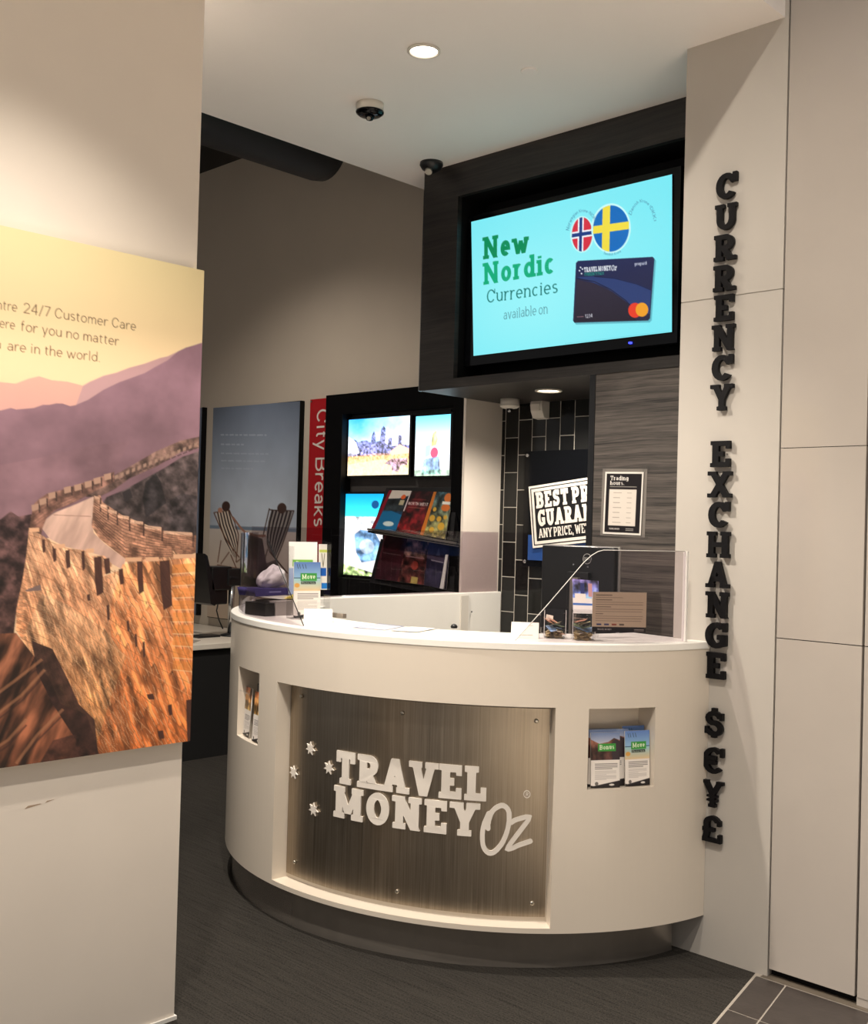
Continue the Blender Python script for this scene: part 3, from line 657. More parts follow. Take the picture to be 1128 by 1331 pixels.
# card
card=[(550,500),(560,490),(925,470),(934,480),(918,770),(908,780),(548,790),(541,780)]
cv.poly([g4(x+8,y+9) for x,y in card],(60,130,150),alpha=.5)
cv.poly([g4(*p) for p in card],(34,42,84),c2=(40,38,62))
cv.poly([g4(*p) for p in [(556,570),(640,565),(740,572),(850,600),(922,630),(915,750),(800,690),(700,620),(620,590)]],(44,62,112))
cv.poly([g4(*p) for p in [(554,580),(640,600),(730,640),(800,690),(830,740),(850,778),(548,788)]],(50,44,62),c2=(36,30,44))
cv.line([g4(*p) for p in [(556,576),(640,590),(720,628),(800,685),(850,745)]],1.6,(22,24,50))
cv.line([g4(*p) for p in [(640,566),(740,575),(850,603),(920,632)]],1.6,(22,24,54))
disc4(843,730,33,36,(232,62,40)); disc4(877,727,31,34,(240,160,40),30)
T('TRAVEL MONEY',(590,545),(722,536),(589,522),(235,240,245),wt=.26,track=.0)
T('Oz',(722,540),(748,536),(721,512),(235,240,245),wt=.2,serif=False,shear=.2)
T('CURRENCY PASS',(592,563),(688,557),(591,549),(40,170,140),wt=.18)
T('prepaid',(838,514),(896,508),(837,496),(225,230,240),wt=.16,serif=False)
T('1234',(600,768),(636,764),(599,750),(210,210,220),wt=.16,serif=False)
cv.line([g4(560,762),g4(592,760)],1.2,(150,110,120))
for sx,sy in ((573,522),(568,538),(582,530),(578,552)): disc4(sx,sy,4,4,(225,230,240),8)
for i in range(60):
    a=505+i*8.5; cv.line([g4(a,890-(a-505)*.116),g4(a+5,890-(a+5-505)*.116)],.9,(90,160,175),alpha=.7)
tvz0,tvz1=2.418,3.105
board('display_panel',cv,(-3.70,4.05,tvz1),(-2.53,4.05,tvz1),(-3.66,4.05,tvz0),.02,M['tvemit'],tv,nrm=(0,-1,0),br=(-2.512,4.05,tvz0))
bz=MB().box(-3.735,-2.49,4.058,4.12,tvz0-.05,tvz1+.035); bz.build('bezel',M['blackgloss'],tv,.004)
MB().box(-2.73,-2.718,4.045,4.058,tvz0-.03,tvz0-.022).build('power_light',M['led'],tv)
MB().box(-3.3,-2.9,4.12,4.215,2.6,2.9).build('wall_bracket',M['black'],tv)

# ---- service counter
EC=(-3.2412,3.7325,1.2118,1.1136)
def ept(th,off=0,z=0):
    c,s=math.cos(math.radians(th)),math.sin(math.radians(th)); return Vector((EC[0]+(EC[2]-off)*c,EC[1]+(EC[3]-off)*s,z))
TH0,TH1=-188.,-6.9; CZ0,CZ1=.149,1.128
holes=[(-95.2,-39.4,.167,.932,.07),(-113.5,-101.9,.659,.947,.085),(-33.45,-20.3,.647,.929,.10)]
ths=sorted(set([TH0+i*(TH1-TH0)/120 for i in range(121)]+[h[k] for h in holes for k in (0,1)]))
ths=[t for i,t in enumerate(ths) if i==0 or t-ths[i-1]>1e-6]; zs=sorted(set([CZ0,.5,.8,CZ1]+[h[k] for h in holes for k in (2,3)]))
body=MB(); rows=[]
v=[];idx={}
def vid(t,z,off):
    k=(round(t,4),round(z,4),round(off,4))
    if k not in idx: idx[k]=len(v); v.append(ept(t,off,z))
    return idx[k]
f=[]
for i in range(len(ths)-1):
    tm=(ths[i]+ths[i+1])/2
    for j in range(len(zs)-1):
        zm=(zs[j]+zs[j+1])/2
        if any(h[0]<tm<h[1] and h[2]<zm<h[3] for h in holes): continue
        f.append((vid(ths[i],zs[j],0),vid(ths[i+1],zs[j],0),vid(ths[i+1],zs[j+1],0),vid(ths[i],zs[j+1],0)))
    f.append((vid(ths[i],CZ0,0),vid(ths[i],CZ0,.2),vid(ths[i+1],CZ0,.2),vid(ths[i+1],CZ0,0)))          # underside
    f.append((vid(ths[i],CZ0,.2),vid(ths[i],CZ1,.2),vid(ths[i+1],CZ1,.2),vid(ths[i+1],CZ0,.2)))        # inner skin
for t0,t1,z0,z1,dp in holes:
    tt=[t for t in ths if t0-1e-6<=t<=t1+1e-6]
    for a,bb in zip(tt[:-1],tt[1:]):
        f.append((vid(a,z0,0),vid(bb,z0,0),vid(bb,z0,dp),vid(a,z0,dp))); f.append((vid(a,z1,0),vid(a,z1,dp),vid(bb,z1,dp),vid(bb,z1,0)))
        f.append((vid(a,z0,dp),vid(bb,z0,dp),vid(bb,z1,dp),vid(a,z1,dp)))
    for t in (t0,t1): f.append((vid(t,z0,0),vid(t,z0,dp),vid(t,z1,dp),vid(t,z1,0)))
for t in (TH0,TH1): f.append((vid(t,CZ0,0),vid(t,CZ1,0),vid(t,CZ1,.2),vid(t,CZ0,.2)))
ct=empty('service_counter','curved cream reception counter with steel plate of raised white lettering beside pillar','counter',(-3.24,3.3,0))
body=MB(); body.add(v,f); o=body.build('counter_body',M['counter'],ct)
for p in o.data.polygons: p.use_smooth=False
# worktop
def annulus(name,o0,o1,z0,z1,mat,t0=TH0,t1=TH1,n=110,shift=(0,0),parent=ct,bevel=0):
    v=[];f=[]
    for i in range(n+1):
        t=t0+(t1-t0)*i/n
        for off,z in ((o0,z0),(o0,z1),(o1,z1),(o1,z0)):
            p=ept(t,off,z); v.append((p.x+shift[0],p.y+shift[1],p.z))
    for i in range(n):
        for k in range(4): f.append((i*4+k,(i+1)*4+k,(i+1)*4+(k+1)%4,i*4+(k+1)%4))
    f.append((0,1,2,3)); f.append((n*4+3,n*4+2,n*4+1,n*4))
    o=MB().add(v,f).build(name,mat,parent,bevel); return o
annulus('worktop',-.003,.37,1.128,1.154,M['ctop'],bevel=.003)
annulus('kick_plate',.075,.10,0,.15,M['kick'],t0=-178,t1=-8,shift=(-.03,-.028))
# rear wing of the counter
MB().box(-4.12,-4.0,3.30,4.405,0,1.192).box(-4.028,-4.0,4.40,4.715,0,1.192).build('side_panel',M['ctop'],ct,.004)
MB().box(-3.9995,-3.992,4.372,4.432,.2,1.178).build('joint_strip',M['plasticwhite'],ct)
MB().box(-3.99,-3.984,4.45,4.456,1.085,1.091).build('peg',M['black'],ct)
MB().box(-4.0,-3.4,4.2,4.70,.70,.73).build('inner_desk',M['ctop'],ct)
# sign plate in the large recess
v=[];f=[];n=60
for i in range(n+1):
    t=-94.9+(-39.7+94.9)*i/n
    for off,z in ((.062,.185),(.062,.918),(.066,.918),(.066,.185)): v.append(ept(t,off,z))
for i in range(n):
    for k in range(4): f.append((i*4+k,(i+1)*4+k,(i+1)*4+(k+1)%4,i*4+(k+1)%4))
f.append((0,1,2,3)); f.append((n*4+3,n*4+2,n*4+1,n*4))
sg=MB().add(v,f).build('sign_plate',M['steel'],ct); sg['label']='brushed steel plate with raised white lettering'
for p in sg.data.polygons: p.use_smooth=True
m=sg.modifiers.new('e','EDGE_SPLIT')
for t,z in ((-91.4,.882),(-67.2,.874),(-42.2,.874),(-92.0,.24),(-67.25,.231),(-42.15,.234)):
    p=ept(t,.062,z); nn=(p-ept(t,.10,z)).normalized()
    MB().lathe([(.0075,0),(.0075,.006),(.006,.008),(.003,.0085)],p,nn,20).build('bolt',M['bolt'],sg)
def wrap(t0,t1,z0,z1,W,lift=.004):
    def pl(x,y,d): return ept(t0+(t1-t0)*x/W,.0545 if d else .0605,z0+(z1-z0)*y)
    return pl
for word,t0,t1,z0,z1 in (('TRAVEL',-81.6,-50.5,.585,.706),('MONEY',-81.8,-52.0,.458,.575)):
    L,W=letters(word,.27,True,-.03 if word=='TRAVEL' else .0,.92)
    for ch,P in L:
        mb=MB(); solid_text(mb,P,wrap(t0,t1,z0,z1,W),.012,None); mb.build('raised_letter',M['letterwhite'],sg)
O_=[(-50.51,.49),(-50.48,.515),(-49.9,.549),(-48.98,.567),(-47.89,.574),(-46.92,.558),(-46.72,.525),(-47.13,.479),(-48.02,.438),(-49.23,.41),(-50.33,.405),(-51.24,.425),(-51.51,.465),(-51.25,.505),(-50.46,.543)]
Z_=[(-46.33,.515),(-45.46,.526),(-43.11,.536),(-44.47,.493),(-46.75,.43),(-46.43,.423),(-44.71,.438),(-42.74,.452)]
def smoothpts(P,k=3):
    P=[Vector(p) for p in P]; out=[]
    for i in range(len(P)-1):
        a,b_,c,d=P[max(i-1,0)],P[i],P[i+1],P[min(i+2,len(P)-1)]
        for j in range(k):
            t=j/k; out.append(.5*((2*b_)+(c-a)*t+(2*a-5*b_+4*c-d)*t*t+(3*b_-a-3*c+d)*t**3))
    out.append(P[-1]); return [tuple(p) for p in out]
KT=.0198  # metres per degree
def brush(name,P,w):
    pts=smoothpts([(t*KT,z) for t,z in P]) if name else P
    Q=ribbon(pts,w)
    for e in (pts[0],pts[-1]):
        r=w/2; n=14
        ring=[(e[0]+r*math.cos(2*PI*i/n),e[1]+r*math.sin(2*PI*i/n)) for i in range(n)]
        for i in range(0,n-2,2): Q.append([ring[0],ring[i+1],ring[i+2],ring[(i+3)%n]])
    mb=MB(); solid_text(mb,Q,lambda x,y,d: ept(x/KT,(.0545 if d else .0605),y),.003,None); return mb.build('raised_letter',M['letterwhite'],sg)
brush('O',O_,.017); brush('z',Z_,.016)
def star(t,z,r=.026,n=7):
    pts=[]
    for i in range(2*n):
        a=PI/2+PI*i/n; rr=r if i%2==0 else r*.48; pts.append((rr*math.cos(a),rr*math.sin(a)))
    mb=MB(); solid_loops(mb,[pts],lambda x,y,d: ept(t+x/KT,(.0545 if d else .0605),z+y),.01); mb.build('raised_star',M['letterwhite'],sg)
for t,z in ((-88.12,.691),(-93.0,.583),(-83.04,.634),(-86.77,.464)): star(t,z)
ring=[(-43.6*KT+.0115*math.cos(a*PI/12),.616+.0125*math.sin(a*PI/12)) for a in range(25)]
Q=ribbon(ring,.0025,True); LR,WR=letters('R',.16,False)
Q+=[[(-43.6*KT-.0045+x*.0125,.616-.0065+y*.013) for x,y in qq] for qq in LR[0][1]]
mb=MB(); solid_text(mb,Q,lambda x,y,d: ept(x/KT,.062-.003-d if d else .062,y),.002,None); mb.build('registered_mark',M['letterwhite'],sg)

# ---- leaflets standing in the two side niches of the counter
def leaflet_art(kind,w=110,h=190):
    cv=Canvas(w,h,(236,228,220)); nz=fbm(h,w,5,6,4,seed=len(kind)*7)
    if kind=='Bonus':
        cv.rect(0,0,1,.2,(110,130,170),c2=(190,190,205)); cv.poly([(0,.5),(0,.12),(.3,.2),(.6,.17),(.8,.1),(1,.14),(1,.5)],(120,78,62),c2=(80,52,48),noise=(nz,.5))
        cv.poly([(.75,.5),(.7,.2),(.85,.12),(1,.16),(1,.5)],(58,46,52)); lab='Bonus'
    elif kind=='Move':
        cv.rect(0,0,1,.3,(96,128,190),c2=(150,190,220)); cv.rect(0,.28,1,.52,(150,200,215),c2=(226,196,150)); cv.rect(0,.28,1,.295,(40,60,90))
        for x in (.12,.2,.32,.42): cv.line([(x,.04),(x+.04,.12)],2.0,(40,60,50))
        cv.disc(.12,.42,.1,.04,(216,160,80)); lab='Move'
    else:
        cv.rect(0,0,1,.46,(150,86,56),c2=(222,176,104),noise=(nz,.7)); lab=''
    if lab:
        cv.rect(.25,.2,.86,.34,(58,150,60)); cv.text(lab,(.3,.31),(.81,.30),(.3,.225),(235,240,215),wt=.2)
        if kind=='Move': cv.rect(.27,.35,.82,.40,(20,40,30)); cv.text('Protection',(.3,.39),(.79,.39),(.3,.36),(220,225,210),wt=.16)
    for i in range(4): cv.line([(.14,.57+i*.03),(.14+(.6 if i==3 else .78),.57+i*.03)],1.9,(80,70,70))
    for i in range(8): cv.line([(.14,.70+i*.022),(.14+(.4 if i in(3,7) else .74),.70+i*.022)],.9,(150,140,136))
    cv.poly([(0,.96),(.1,.97),(1,.88),(1,1),(0,1)],(28,24,26)); cv.disc(.2,.93,.06,.035,(110,104,100)); cv.disc(.72,.955,.09,.018,(220,214,208))
    return cv
def leaflet(kind,t0,t1,off,z0,hgt,lean,label,group,n=1):
    p0,p1=ept(t0,off,z0),ept(t1,off,z0); nrm=((p0+p1)/2-Vector((EC[0],EC[1],z0))).normalized()
    tl=p0-nrm*lean+Vector((0,0,hgt)); tr=p1-nrm*lean+Vector((0,0,hgt))
    o=board('leaflet',leaflet_art(kind),tl,tr,p0,.0035,M['print'],None,side=(225,220,212),nrm=nrm,br=p1)
    return tag(o,label,'leaflet',group)
G='leaflets in the counter niches'
leaflet('Bonus',-33.2,-26.2,.045,.651,.197,.012,'Bonus leaflet at the back left of the right counter niche',G)
leaflet('Bonus',-33.0,-25.4,.034,.651,.196,.010,'second Bonus leaflet just behind the front one in right counter niche',G)
leaflet('Bonus',-32.5,-26.9,.014,.650,.190,.010,'front Bonus leaflet with green label in the right counter niche',G)
leaflet('Bonus',-26.9,-24.4,.040,.651,.196,.008,'mostly covered leaflet between Bonus and Move stacks in the niche',G)
leaflet('Move',-25.4,-20.6,.045,.651,.204,.012,'Move Protection leaflet standing at the back of right counter niche',G)
leaflet('Move',-25.7,-20.5,.018,.651,.192,.010,'front Move Protection leaflet with beach picture in right counter niche',G)
leaflet('other',-113.0,-108.9,.022,.663,.20,.01,'narrow orange and white leaflet at left side of the left counter niche',G)
leaflet('other',-106.2,-102.3,.014,.663,.20,.01,'orange and white leaflet at right side of the left counter niche',G)
nd=MB(); p0,p1=ept(-109.3,.055,.668),ept(-106.8,.045,.668)
a=(p0+p1)/2; nn=(a-Vector((EC[0],EC[1],.668))).normalized(); tt=(p1-p0)
nd.slab([p0,p1,p1+Vector((0,0,.215)),p0+Vector((0,0,.215))],nn,.012)
tag(nd.build('leaflet',plain('grey_leaflet_card',(96,88,86),.5),None),'dark grey leaflet seen edge-on between the two orange leaflets in left niche','leaflet',G)
MB_=MB(); pa,pb=ept(-113.4,.008,.845),ept(-102.0,.008,.845); MB_.tube([pa,pb],.0035,8)
tag(MB_.build('retaining_bar',M['clear'],None),'thin clear bar across the left counter niche holding the leaflets','bar')

# ---- acrylic screens on the counter
def curved_sheet(name,prof,off,label,thick=.006,parent=None,n=48):
    """prof(theta)->(z0,z1)"""
    t0,t1=prof['t']; v=[];f=[]
    for i in range(n+1):
        t=t0+(t1-t0)*i/n; z0,z1=prof['f'](t)
        for o_,z in ((off,z0),(off,z1),(off+thick,z1),(off+thick,z0)): v.append(ept(t,o_,z))
    for i in range(n):
        for k in range(4): f.append((i*4+k,(i+1)*4+k,(i+1)*4+(k+1)%4,i*4+(k+1)%4))
    f.append((0,1,2,3)); f.append((n*4+3,n*4+2,n*4+1,n*4)); return MB().add(v,f).build(name,M['glass'],parent)
def interp(P):
    def f(t):
        for (a,za),(b_,zb) in zip(P[:-1],P[1:]):
            if a<=t<=b_: return (1.156,za+(zb-za)*(t-a)/(b_-a))
        return (1.156,P[-1][1] if t>P[-1][0] else P[0][1])
    return f
s1=empty('sneeze_screen','clear acrylic screen with sloping left edge on right end of counter beside pillar','screen',(-2.3,3.1,1.156))
curved_sheet('sheet',{'t':(-46.6,-12.6),'f':interp([(-46.6,1.158),(-41.07,1.284),(-34.5,1.438),(-33.1,1.463),(-31.9,1.477),(-30.8,1.483),(-12.6,1.484)])},.03,None,parent=s1)
MB().add([ept(t,o_,z) for t,o_ in ((-12.55,.022),(-12.15,.022),(-12.15,.042),(-12.55,.042)) for z in (1.156,1.486)],[(0,2,3,1),(2,4,5,3),(4,6,7,5),(6,0,1,7),(1,3,5,7),(0,6,4,2)]).build('end_strip',M['edge'],s1)
s1w=MB().box(-2.065,-2.059,YP-.26,YP-.002,1.156,1.486)  # return pane to the pillar
# polished edge along the slope
def edge_tube(P,off,parent,r=.0022,mat='edge'):
    MB().tube([ept(t,off+.003,z) for t,z in P],r,6).build('polished_edge',M[mat],parent)
edge_tube([(-46.6,1.158),(-41.07,1.285),(-34.5,1.439),(-33.1,1.464),(-31.9,1.478),(-30.8,1.484),(-12.6,1.485)],.03,s1,.0016)
s2=empty('sneeze_screen','clear acrylic screen with sloping right edge on left end of counter','screen',(-3.7,2.75,1.156))
curved_sheet('sheet',{'t':(-150,-89.7),'f':interp([(-150,1.50),(-104.6,1.50),(-103.4,1.48),(-89.7,1.157)])},.03,None,parent=s2)
MB().tube([ept(t,.033,z) for t,z in ((-103.6,1.485),(-89.7,1.158))],.0022,6).build('polished_edge',M['blackplastic'],s2)
MB().tube([ept(-119.5,.033,1.157),ept(-119.5,.033,1.50)],.003,6).build('joint_seam',M['clear'],s2)
GP='acrylic panes along the counter side'
for y0,y1,cut,lab in ((2.98,3.53,0,'nearest clear acrylic pane on the left side of the counter'),(3.56,4.70,0,'long clear acrylic pane running back to white wall along counter side')):
    o=MB().slab([(-4.02,y0,1.194),(-4.02,y1,1.194),(-4.02,y1,1.53),(-4.02,y0,1.53)],(1,0,0),.006).build('acrylic_pane',M['glass']); tag(o,lab,'screen',GP)
    if y0<3:
        MB().box(-4.035,-4.005,y0+.12,y1,1.156,1.20).build('base_channel',M['clear'],o)
o=MB().slab([(-4.045,3.6,1.194),(-4.045,4.36,1.194),(-4.045,4.68,1.53),(-4.045,3.6,1.53)],(1,0,0),.004).build('acrylic_pane',M['clear']); tag(o,'clear acrylic pane with a sloping far edge behind the long pane','screen',GP)

# ---- things on the counter top
Zc=1.1545
def card_art(w=60,h=40,bg=(246,238,224)):
    cv=Canvas(w,h,bg); cv.line([(.2,.22),(.8,.2)],1,(150,140,130)); cv.line([(.3,.82),(.8,.8)],1.6,(150,140,130)); return cv
# tall leaflet holder with leaflets at left
def holder_at(p,ux,w):  # local frame
    return
hx=Vector((.30,.95,0)).normalized(); hy=Vector((-hx.y,hx.x,0))*1.0   # hx across, hy away from the customer
if hy.x>0: hy=-hy
hb=Vector((-3.49,2.80,Zc))
hl=empty('leaflet_holder','tall clear acrylic leaflet holder standing at left end of the counter','holder',hb)
def L3(a,b_,c): return hb+hx*a+hy*b_+Vector((0,0,c))
def orient_box(a0,a1,b0,b1,c0,c1,name,mat,parent,lean=0):
    v=[L3(a,bb+lean*(c-c0),c) for c in (c0,c1) for bb in (b0,b1) for a in (a0,a1)]
    return MB().add(v,[(0,2,3,1),(4,5,7,6),(0,1,5,4),(2,6,7,3),(0,4,6,2),(1,3,7,5)]).build(name,mat,parent)
orient_box(-.002,.165,.06,.064,0,.325,'back_panel',M['clear'],hl)
orient_box(-.002,.165,-.002,.064,0,.004,'base',M['clear'],hl)
orient_box(-.003,.000,0,.064,0,.30,'side_panel',M['clear'],hl); orient_box(.163,.166,0,.064,0,.32,'side_panel',M['clear'],hl)
orient_box(-.002,.165,-.004,-.001,0,.07,'front_lip',M['clear'],hl)
def hboard(kind,a0,a1,b0,c0,c1,label,art=None,grp='leaflets in the tall acrylic holder'):
    cvx=art or leaflet_art(kind)
    o=board('leaflet',cvx,L3(a0,b0+.012,c1),L3(a1,b0+.012,c1),L3(a0,b0,c0),.006,M['print'],None,side=(232,228,222),nrm=-hy,br=L3(a1,b0,c0))
    return tag(o,label,'leaflet',grp)
ca=Canvas(60,100,(250,248,244)); ca.rect(.12,.34,.85,.47,(120,190,70)); ca.text('Bonus',(.25,.45),(.75,.45),(.25,.37),(240,245,220),wt=.2); ca.rect(0,.5,1,1,(176,190,226))
hboard('x',.0,.125,.048,.10,.318,'white leaflet with Bonus label at the top back of tall holder',ca)
cb=leaflet_art('Move'); hboard('Move',.012,.13,.018,.006,.235,'Move leaflet with palm beach in the front of the tall holder',cb)
cd=Canvas(40,100,(222,218,210)); cd.rect(0,.12,1,.18,(190,200,90)); cd.line([(.3,.2),(.5,.5)],3,(90,80,40)); cd.line([(.7,.2),(.5,.5)],3,(90,80,40)); cd.rect(.1,.52,.9,.70,(20,90,180)); cd.rect(.3,.85,1,.98,(20,110,190))
hboard('x',.127,.162,.03,.12,.31,'narrow white and blue leaflet on right side of tall holder',cd)
# small tent card in front
def tent(a,b_,h,label,d=.05):
    a,b_=Vector(a),Vector(b_); ux=(b_-a); n=Vector((ux.y,-ux.x,0)).normalized()
    if n.dot(Vector((0,0,0))-a)<0: n=-n
    t=empty('tent_card',label,'card',(a+b_)/2,'small white cards on the counter')
    up=Vector((0,0,h)); back=-n*d
    board('front_flap',card_art(),a+up+back*.5,b_+up+back*.5,a,.0012,M['print'],t,side=(240,236,228),nrm=n,br=b_)
    MB().slab([a+back,b_+back,b_+up+back*.5,a+up+back*.5],-n,.0012).build('back_flap',M['cardwhite'],t)
tent((-3.385,2.775,Zc),(-3.315,2.865,Zc),.052,'small white folded card in front of the tall leaflet holder')
tent((-2.532,3.045,Zc),(-2.452,3.105,Zc),.056,'small white folded card left of the coin boxes')
# two flat sheets
def flat(pts,art,label,mat='print'):
    tl,tr,br,bl=[Vector(p) for p in pts]
    o=board('paper_sheet',art,tl,tr,bl,.0012,M[mat],None,side=(230,228,222),nrm=(0,0,1),br=br); tag(o,label,'paper','sheets lying on the counter'); return o
ar1=Canvas(90,60,(120,124,150)); ar1.rect(.06,.1,.94,.9,(214,212,218))
for i in range(9): ar1.line([(.12,.18+i*.075),(.86-.1*(i%3),.18+i*.075)],1.6,(130,130,150))
flat([(-3.17,2.99,Zc+.0015),(-3.035,3.0,Zc+.0015),(-2.96,2.82,Zc+.0015),(-3.10,2.78,Zc+.0015)],ar1,'printed sheet with dark border lying on middle of the counter')
ar2=Canvas(60,40,(250,250,250)); ar2.rect(0,.93,1,1,(110,110,120)); ar2.rect(.95,0,1,1,(120,120,130))
flat([(-3.0,3.0,Zc+.003),(-2.90,3.04,Zc+.003),(-2.84,2.87,Zc+.003),(-2.93,2.82,Zc+.003)],ar2,'plain white sheet lying right of the printed sheet on counter')
MB1=MB().lathe([(.012,0),(.014,.006),(.009,.014),(.002,.017)],(-2.893,3.13,Zc),(0,0,1),20); tag(MB1.build('cable_grommet',M['blackplastic']),'small dark knob at the inner edge of the counter top','knob')
# slim grey bar at left, inner edge of the counter
o=MB().box(-3.62,-3.44,3.03,3.05,Zc,Zc+.018).build('slim_bar',plain('slim_bar_grey',(150,138,124),.5)); tag(o,'slim grey bar at inner edge of counter behind tall leaflet holder','tray')
# coin boxes
def coinbox(cx,cy,w,d_,h,rot,label,fill):
    t=empty('collection_box',label,'box',(cx,cy,Zc),'clear boxes on the counter'); R=Matrix.Rotation(rot,3,'Z')
    def bx(x0,x1,y0,y1,z0,z1,name,mat):
        v=[R@Vector((x,y,0))+Vector((cx,cy,Zc+z)) for z in (z0,z1) for y in (y0,y1) for x in (x0,x1)]
        return MB().add(v,[(0,2,3,1),(4,5,7,6),(0,1,5,4),(2,6,7,3),(0,4,6,2),(1,3,7,5)]).build(name,mat,t)
    k=.003
    bx(-w/2,w/2,-d_/2,d_/2,0,k,'base',M['clear'])
    bx(-w/2,w/2,-d_/2,-d_/2+k,k,h,'front_panel',M['clear']); bx(-w/2,w/2,d_/2-k,d_/2,k,h,'back_panel',M['clear'])
    bx(-w/2,-w/2+k,-d_/2+k,d_/2-k,k,h,'side_panel',M['clear']); bx(w/2-k,w/2,-d_/2+k,d_/2-k,k,h,'side_panel',M['clear'])
    bx(-w/2,w/2,-d_/2,d_/2,h,h+k,'lid',M['clear'])
    for sx in (-1,1): bx(sx*w/2-.001,sx*w/2+.001,-d_/2-.001,-d_/2+.001,0,h,'corner_edge',M['edge'])
    r=random.Random(int(w*1e5)+len(label)); mb=MB(); nb=MB()
    for i in range(90):
        x,y=r.uniform(-w/2+.014,w/2-.014),r.uniform(-d_/2+.014,d_/2-.014); z=k+r.uniform(0,1)*fill*(1-1.2*abs(x)/w)
        p=R@Vector((x,y,0))+Vector((cx,cy,Zc+z)); mb.lathe([(.0095,0),(.0095,.0018)],p,(r.uniform(-.5,.5),r.uniform(-.5,.5),1),10)
    o=mb.build('coins',M['coin'],t); o['kind']='stuff'
    cols=[(206,150,120),(150,170,190),(190,176,140),(214,196,176),(120,140,110)]
    for i in range(11):
        x,y=r.uniform(-w/3.4,w/3.4),r.uniform(-d_/3,-d_/6 if i%2 else d_/4); p=R@Vector((x,y,0))+Vector((cx,cy,Zc+fill*(.5+.5*(i%3))+.004+i*.003)); a=r.uniform(0,3); u=Vector((math.cos(a),math.sin(a),r.uniform(-.3,.5)))*.02; w_=Vector((-math.sin(a),math.cos(a),r.uniform(-.2,.6)))*.013
        MB().slab([p-u-w_,p+u-w_,p+u+w_,p-u+w_],(0,0,1),.0008).build('banknote',NB[i%5],t)
NB=[plain('banknote_%s'%n,c,.6,noise=.3,nscale=60) for n,c in zip(('pink','blue','olive','cream','green'),[(206,150,120),(130,160,196),(170,160,120),(224,206,186),(120,140,110)])]
yawb=.72
coinbox(-2.442,3.185,.078,.075,.105,yawb,'left clear acrylic collection box with mixed notes inside',.03)
coinbox(-2.335,3.215,.080,.075,.105,yawb,'right clear acrylic collection box half filled with coins',.035)
# sloping leaflet holder with brochure behind them
la=Canvas(80,120,(240,236,232)); nz=fbm(120,80,4,4,3,5)
la.rect(0,0,1,.55,(110,100,150),c2=(90,120,190),noise=(nz,.9)); la.rect(.3,.1,.45,.5,(40,50,110)); la.rect(.6,.1,.75,.5,(200,150,150)); la.rect(.08,.42,.5,.68,(244,238,226)); la.rect(0,.7,1,.76,(60,110,190)); la.rect(.72,.5,.9,.66,(225,220,205))
lh=empty('brochure_stand','clear stand holding a picture brochure behind the coin boxes','stand',(-2.40,3.30,Zc))
p0=Vector((-2.41,3.255,Zc+.09)); ux=Vector((.70,.72,0)).normalized()*.098; nb_=Vector((-.72,.70,0)).normalized()
o=board('picture_leaflet',la,p0+nb_*.04+Vector((0,0,.125)),p0+ux+nb_*.04+Vector((0,0,.12)),p0,.003,M['print'],None,side=(235,230,225),nrm=-nb_,br=p0+ux)
tag(o,'picture brochure of people leaning in the small stand above the coin boxes','leaflet')
q0=p0+nb_*.005
MB().slab([q0+Vector((0,0,-.089)),q0+ux+Vector((0,0,-.089)),q0+ux+nb_*.04+Vector((0,0,.13)),q0+nb_*.04+Vector((0,0,.13))],-nb_,.003).build('back_plate',M['clear'],lh)
MB().slab([q0-nb_*.02+Vector((0,0,-.004)),q0+ux-nb_*.02+Vector((0,0,-.004)),q0+ux+Vector((0,0,-.004)),q0+Vector((0,0,-.004))],(0,0,1),.003).build('shelf',M['clear'],lh)
# notice behind the screen
na=Canvas(150,112,(208,190,160))
for i,(l,wd) in enumerate(((.3,2.4),(.5,1),(.3,1.8),(.88,1),(.88,1),(.28,1.8),(.88,1),(.86,1),(.14,1.6),(.88,1),(.87,1),(.85,1))): na.line([(.06,.08+i*.058),(.06+l,.08+i*.058)],wd,(96,84,72))
for x,c in ((.08,(50,60,110)),(.22,(50,60,110)),(.36,(150,70,50)),(.5,(90,80,70))): na.rect(x,.79,x+.09,.83,c)
na.rect(0,.87,1,1,(24,20,22)); na.text('TRAVEL MONEY',(.1,.95),(.36,.95),(.1,.915),(226,220,210),wt=.2,serif=False); na.line([(.78,.93),(.96,.93)],1.4,(200,190,180)); na.line([(.78,.97),(.96,.97)],1,(160,150,140))
p0,p1=ept(-32.3,.05,0),ept(-21.0,.05,0)
o=board('notice_sheet',na,(p0.x,p0.y,1.335),(p1.x,p1.y,1.334),(p0.x,p0.y,1.193),.0012,M['print'],None,side=(220,214,200),nrm=p0-ept(-32,.2,0),br=(p1.x,p1.y,1.189)); tag(o,'beige printed notice with black footer fixed behind the right acrylic screen','notice')
# ---- monitor behind the counter (seen from its back)
mo=empty('monitor','black desktop monitor seen from behind, between counter and timber panel','monitor',(-2.75,3.80,.76))
MB().rbox(-2.968,-2.585,3.765,3.80,1.12,1.483,.01).build('back_shell',M['blackplastic'],mo,.004)
MB().rbox(-2.972,-2.581,3.80,3.812,1.116,1.487,.003).build('front_bezel',plain('silver_bezel',(190,186,180),.3,metal=.6),mo)
MB().box(-2.81,-2.70,3.742,3.765,1.22,1.375).build('mount_plate',M['blackplastic'],mo,.004)
MB().box(-2.775,-2.735,3.715,3.742,.76,1.352).build('stand_neck',plain('silver_stand',(150,142,134),.35,metal=.8),mo,.004)
MB().rbox(-2.86,-2.65,3.66,3.86,.73,.76,.02).build('stand_foot',M['blackplastic'],mo)
lg=MB(); rg=[(-2.722+.021*math.cos(a*PI/16),1.432+.021*math.sin(a*PI/16)) for a in range(33)]
for qd in ribbon(rg,.0022,True): lg.slab([(x,3.7645,z) for x,z in qd],(0,-1,0),.0006)
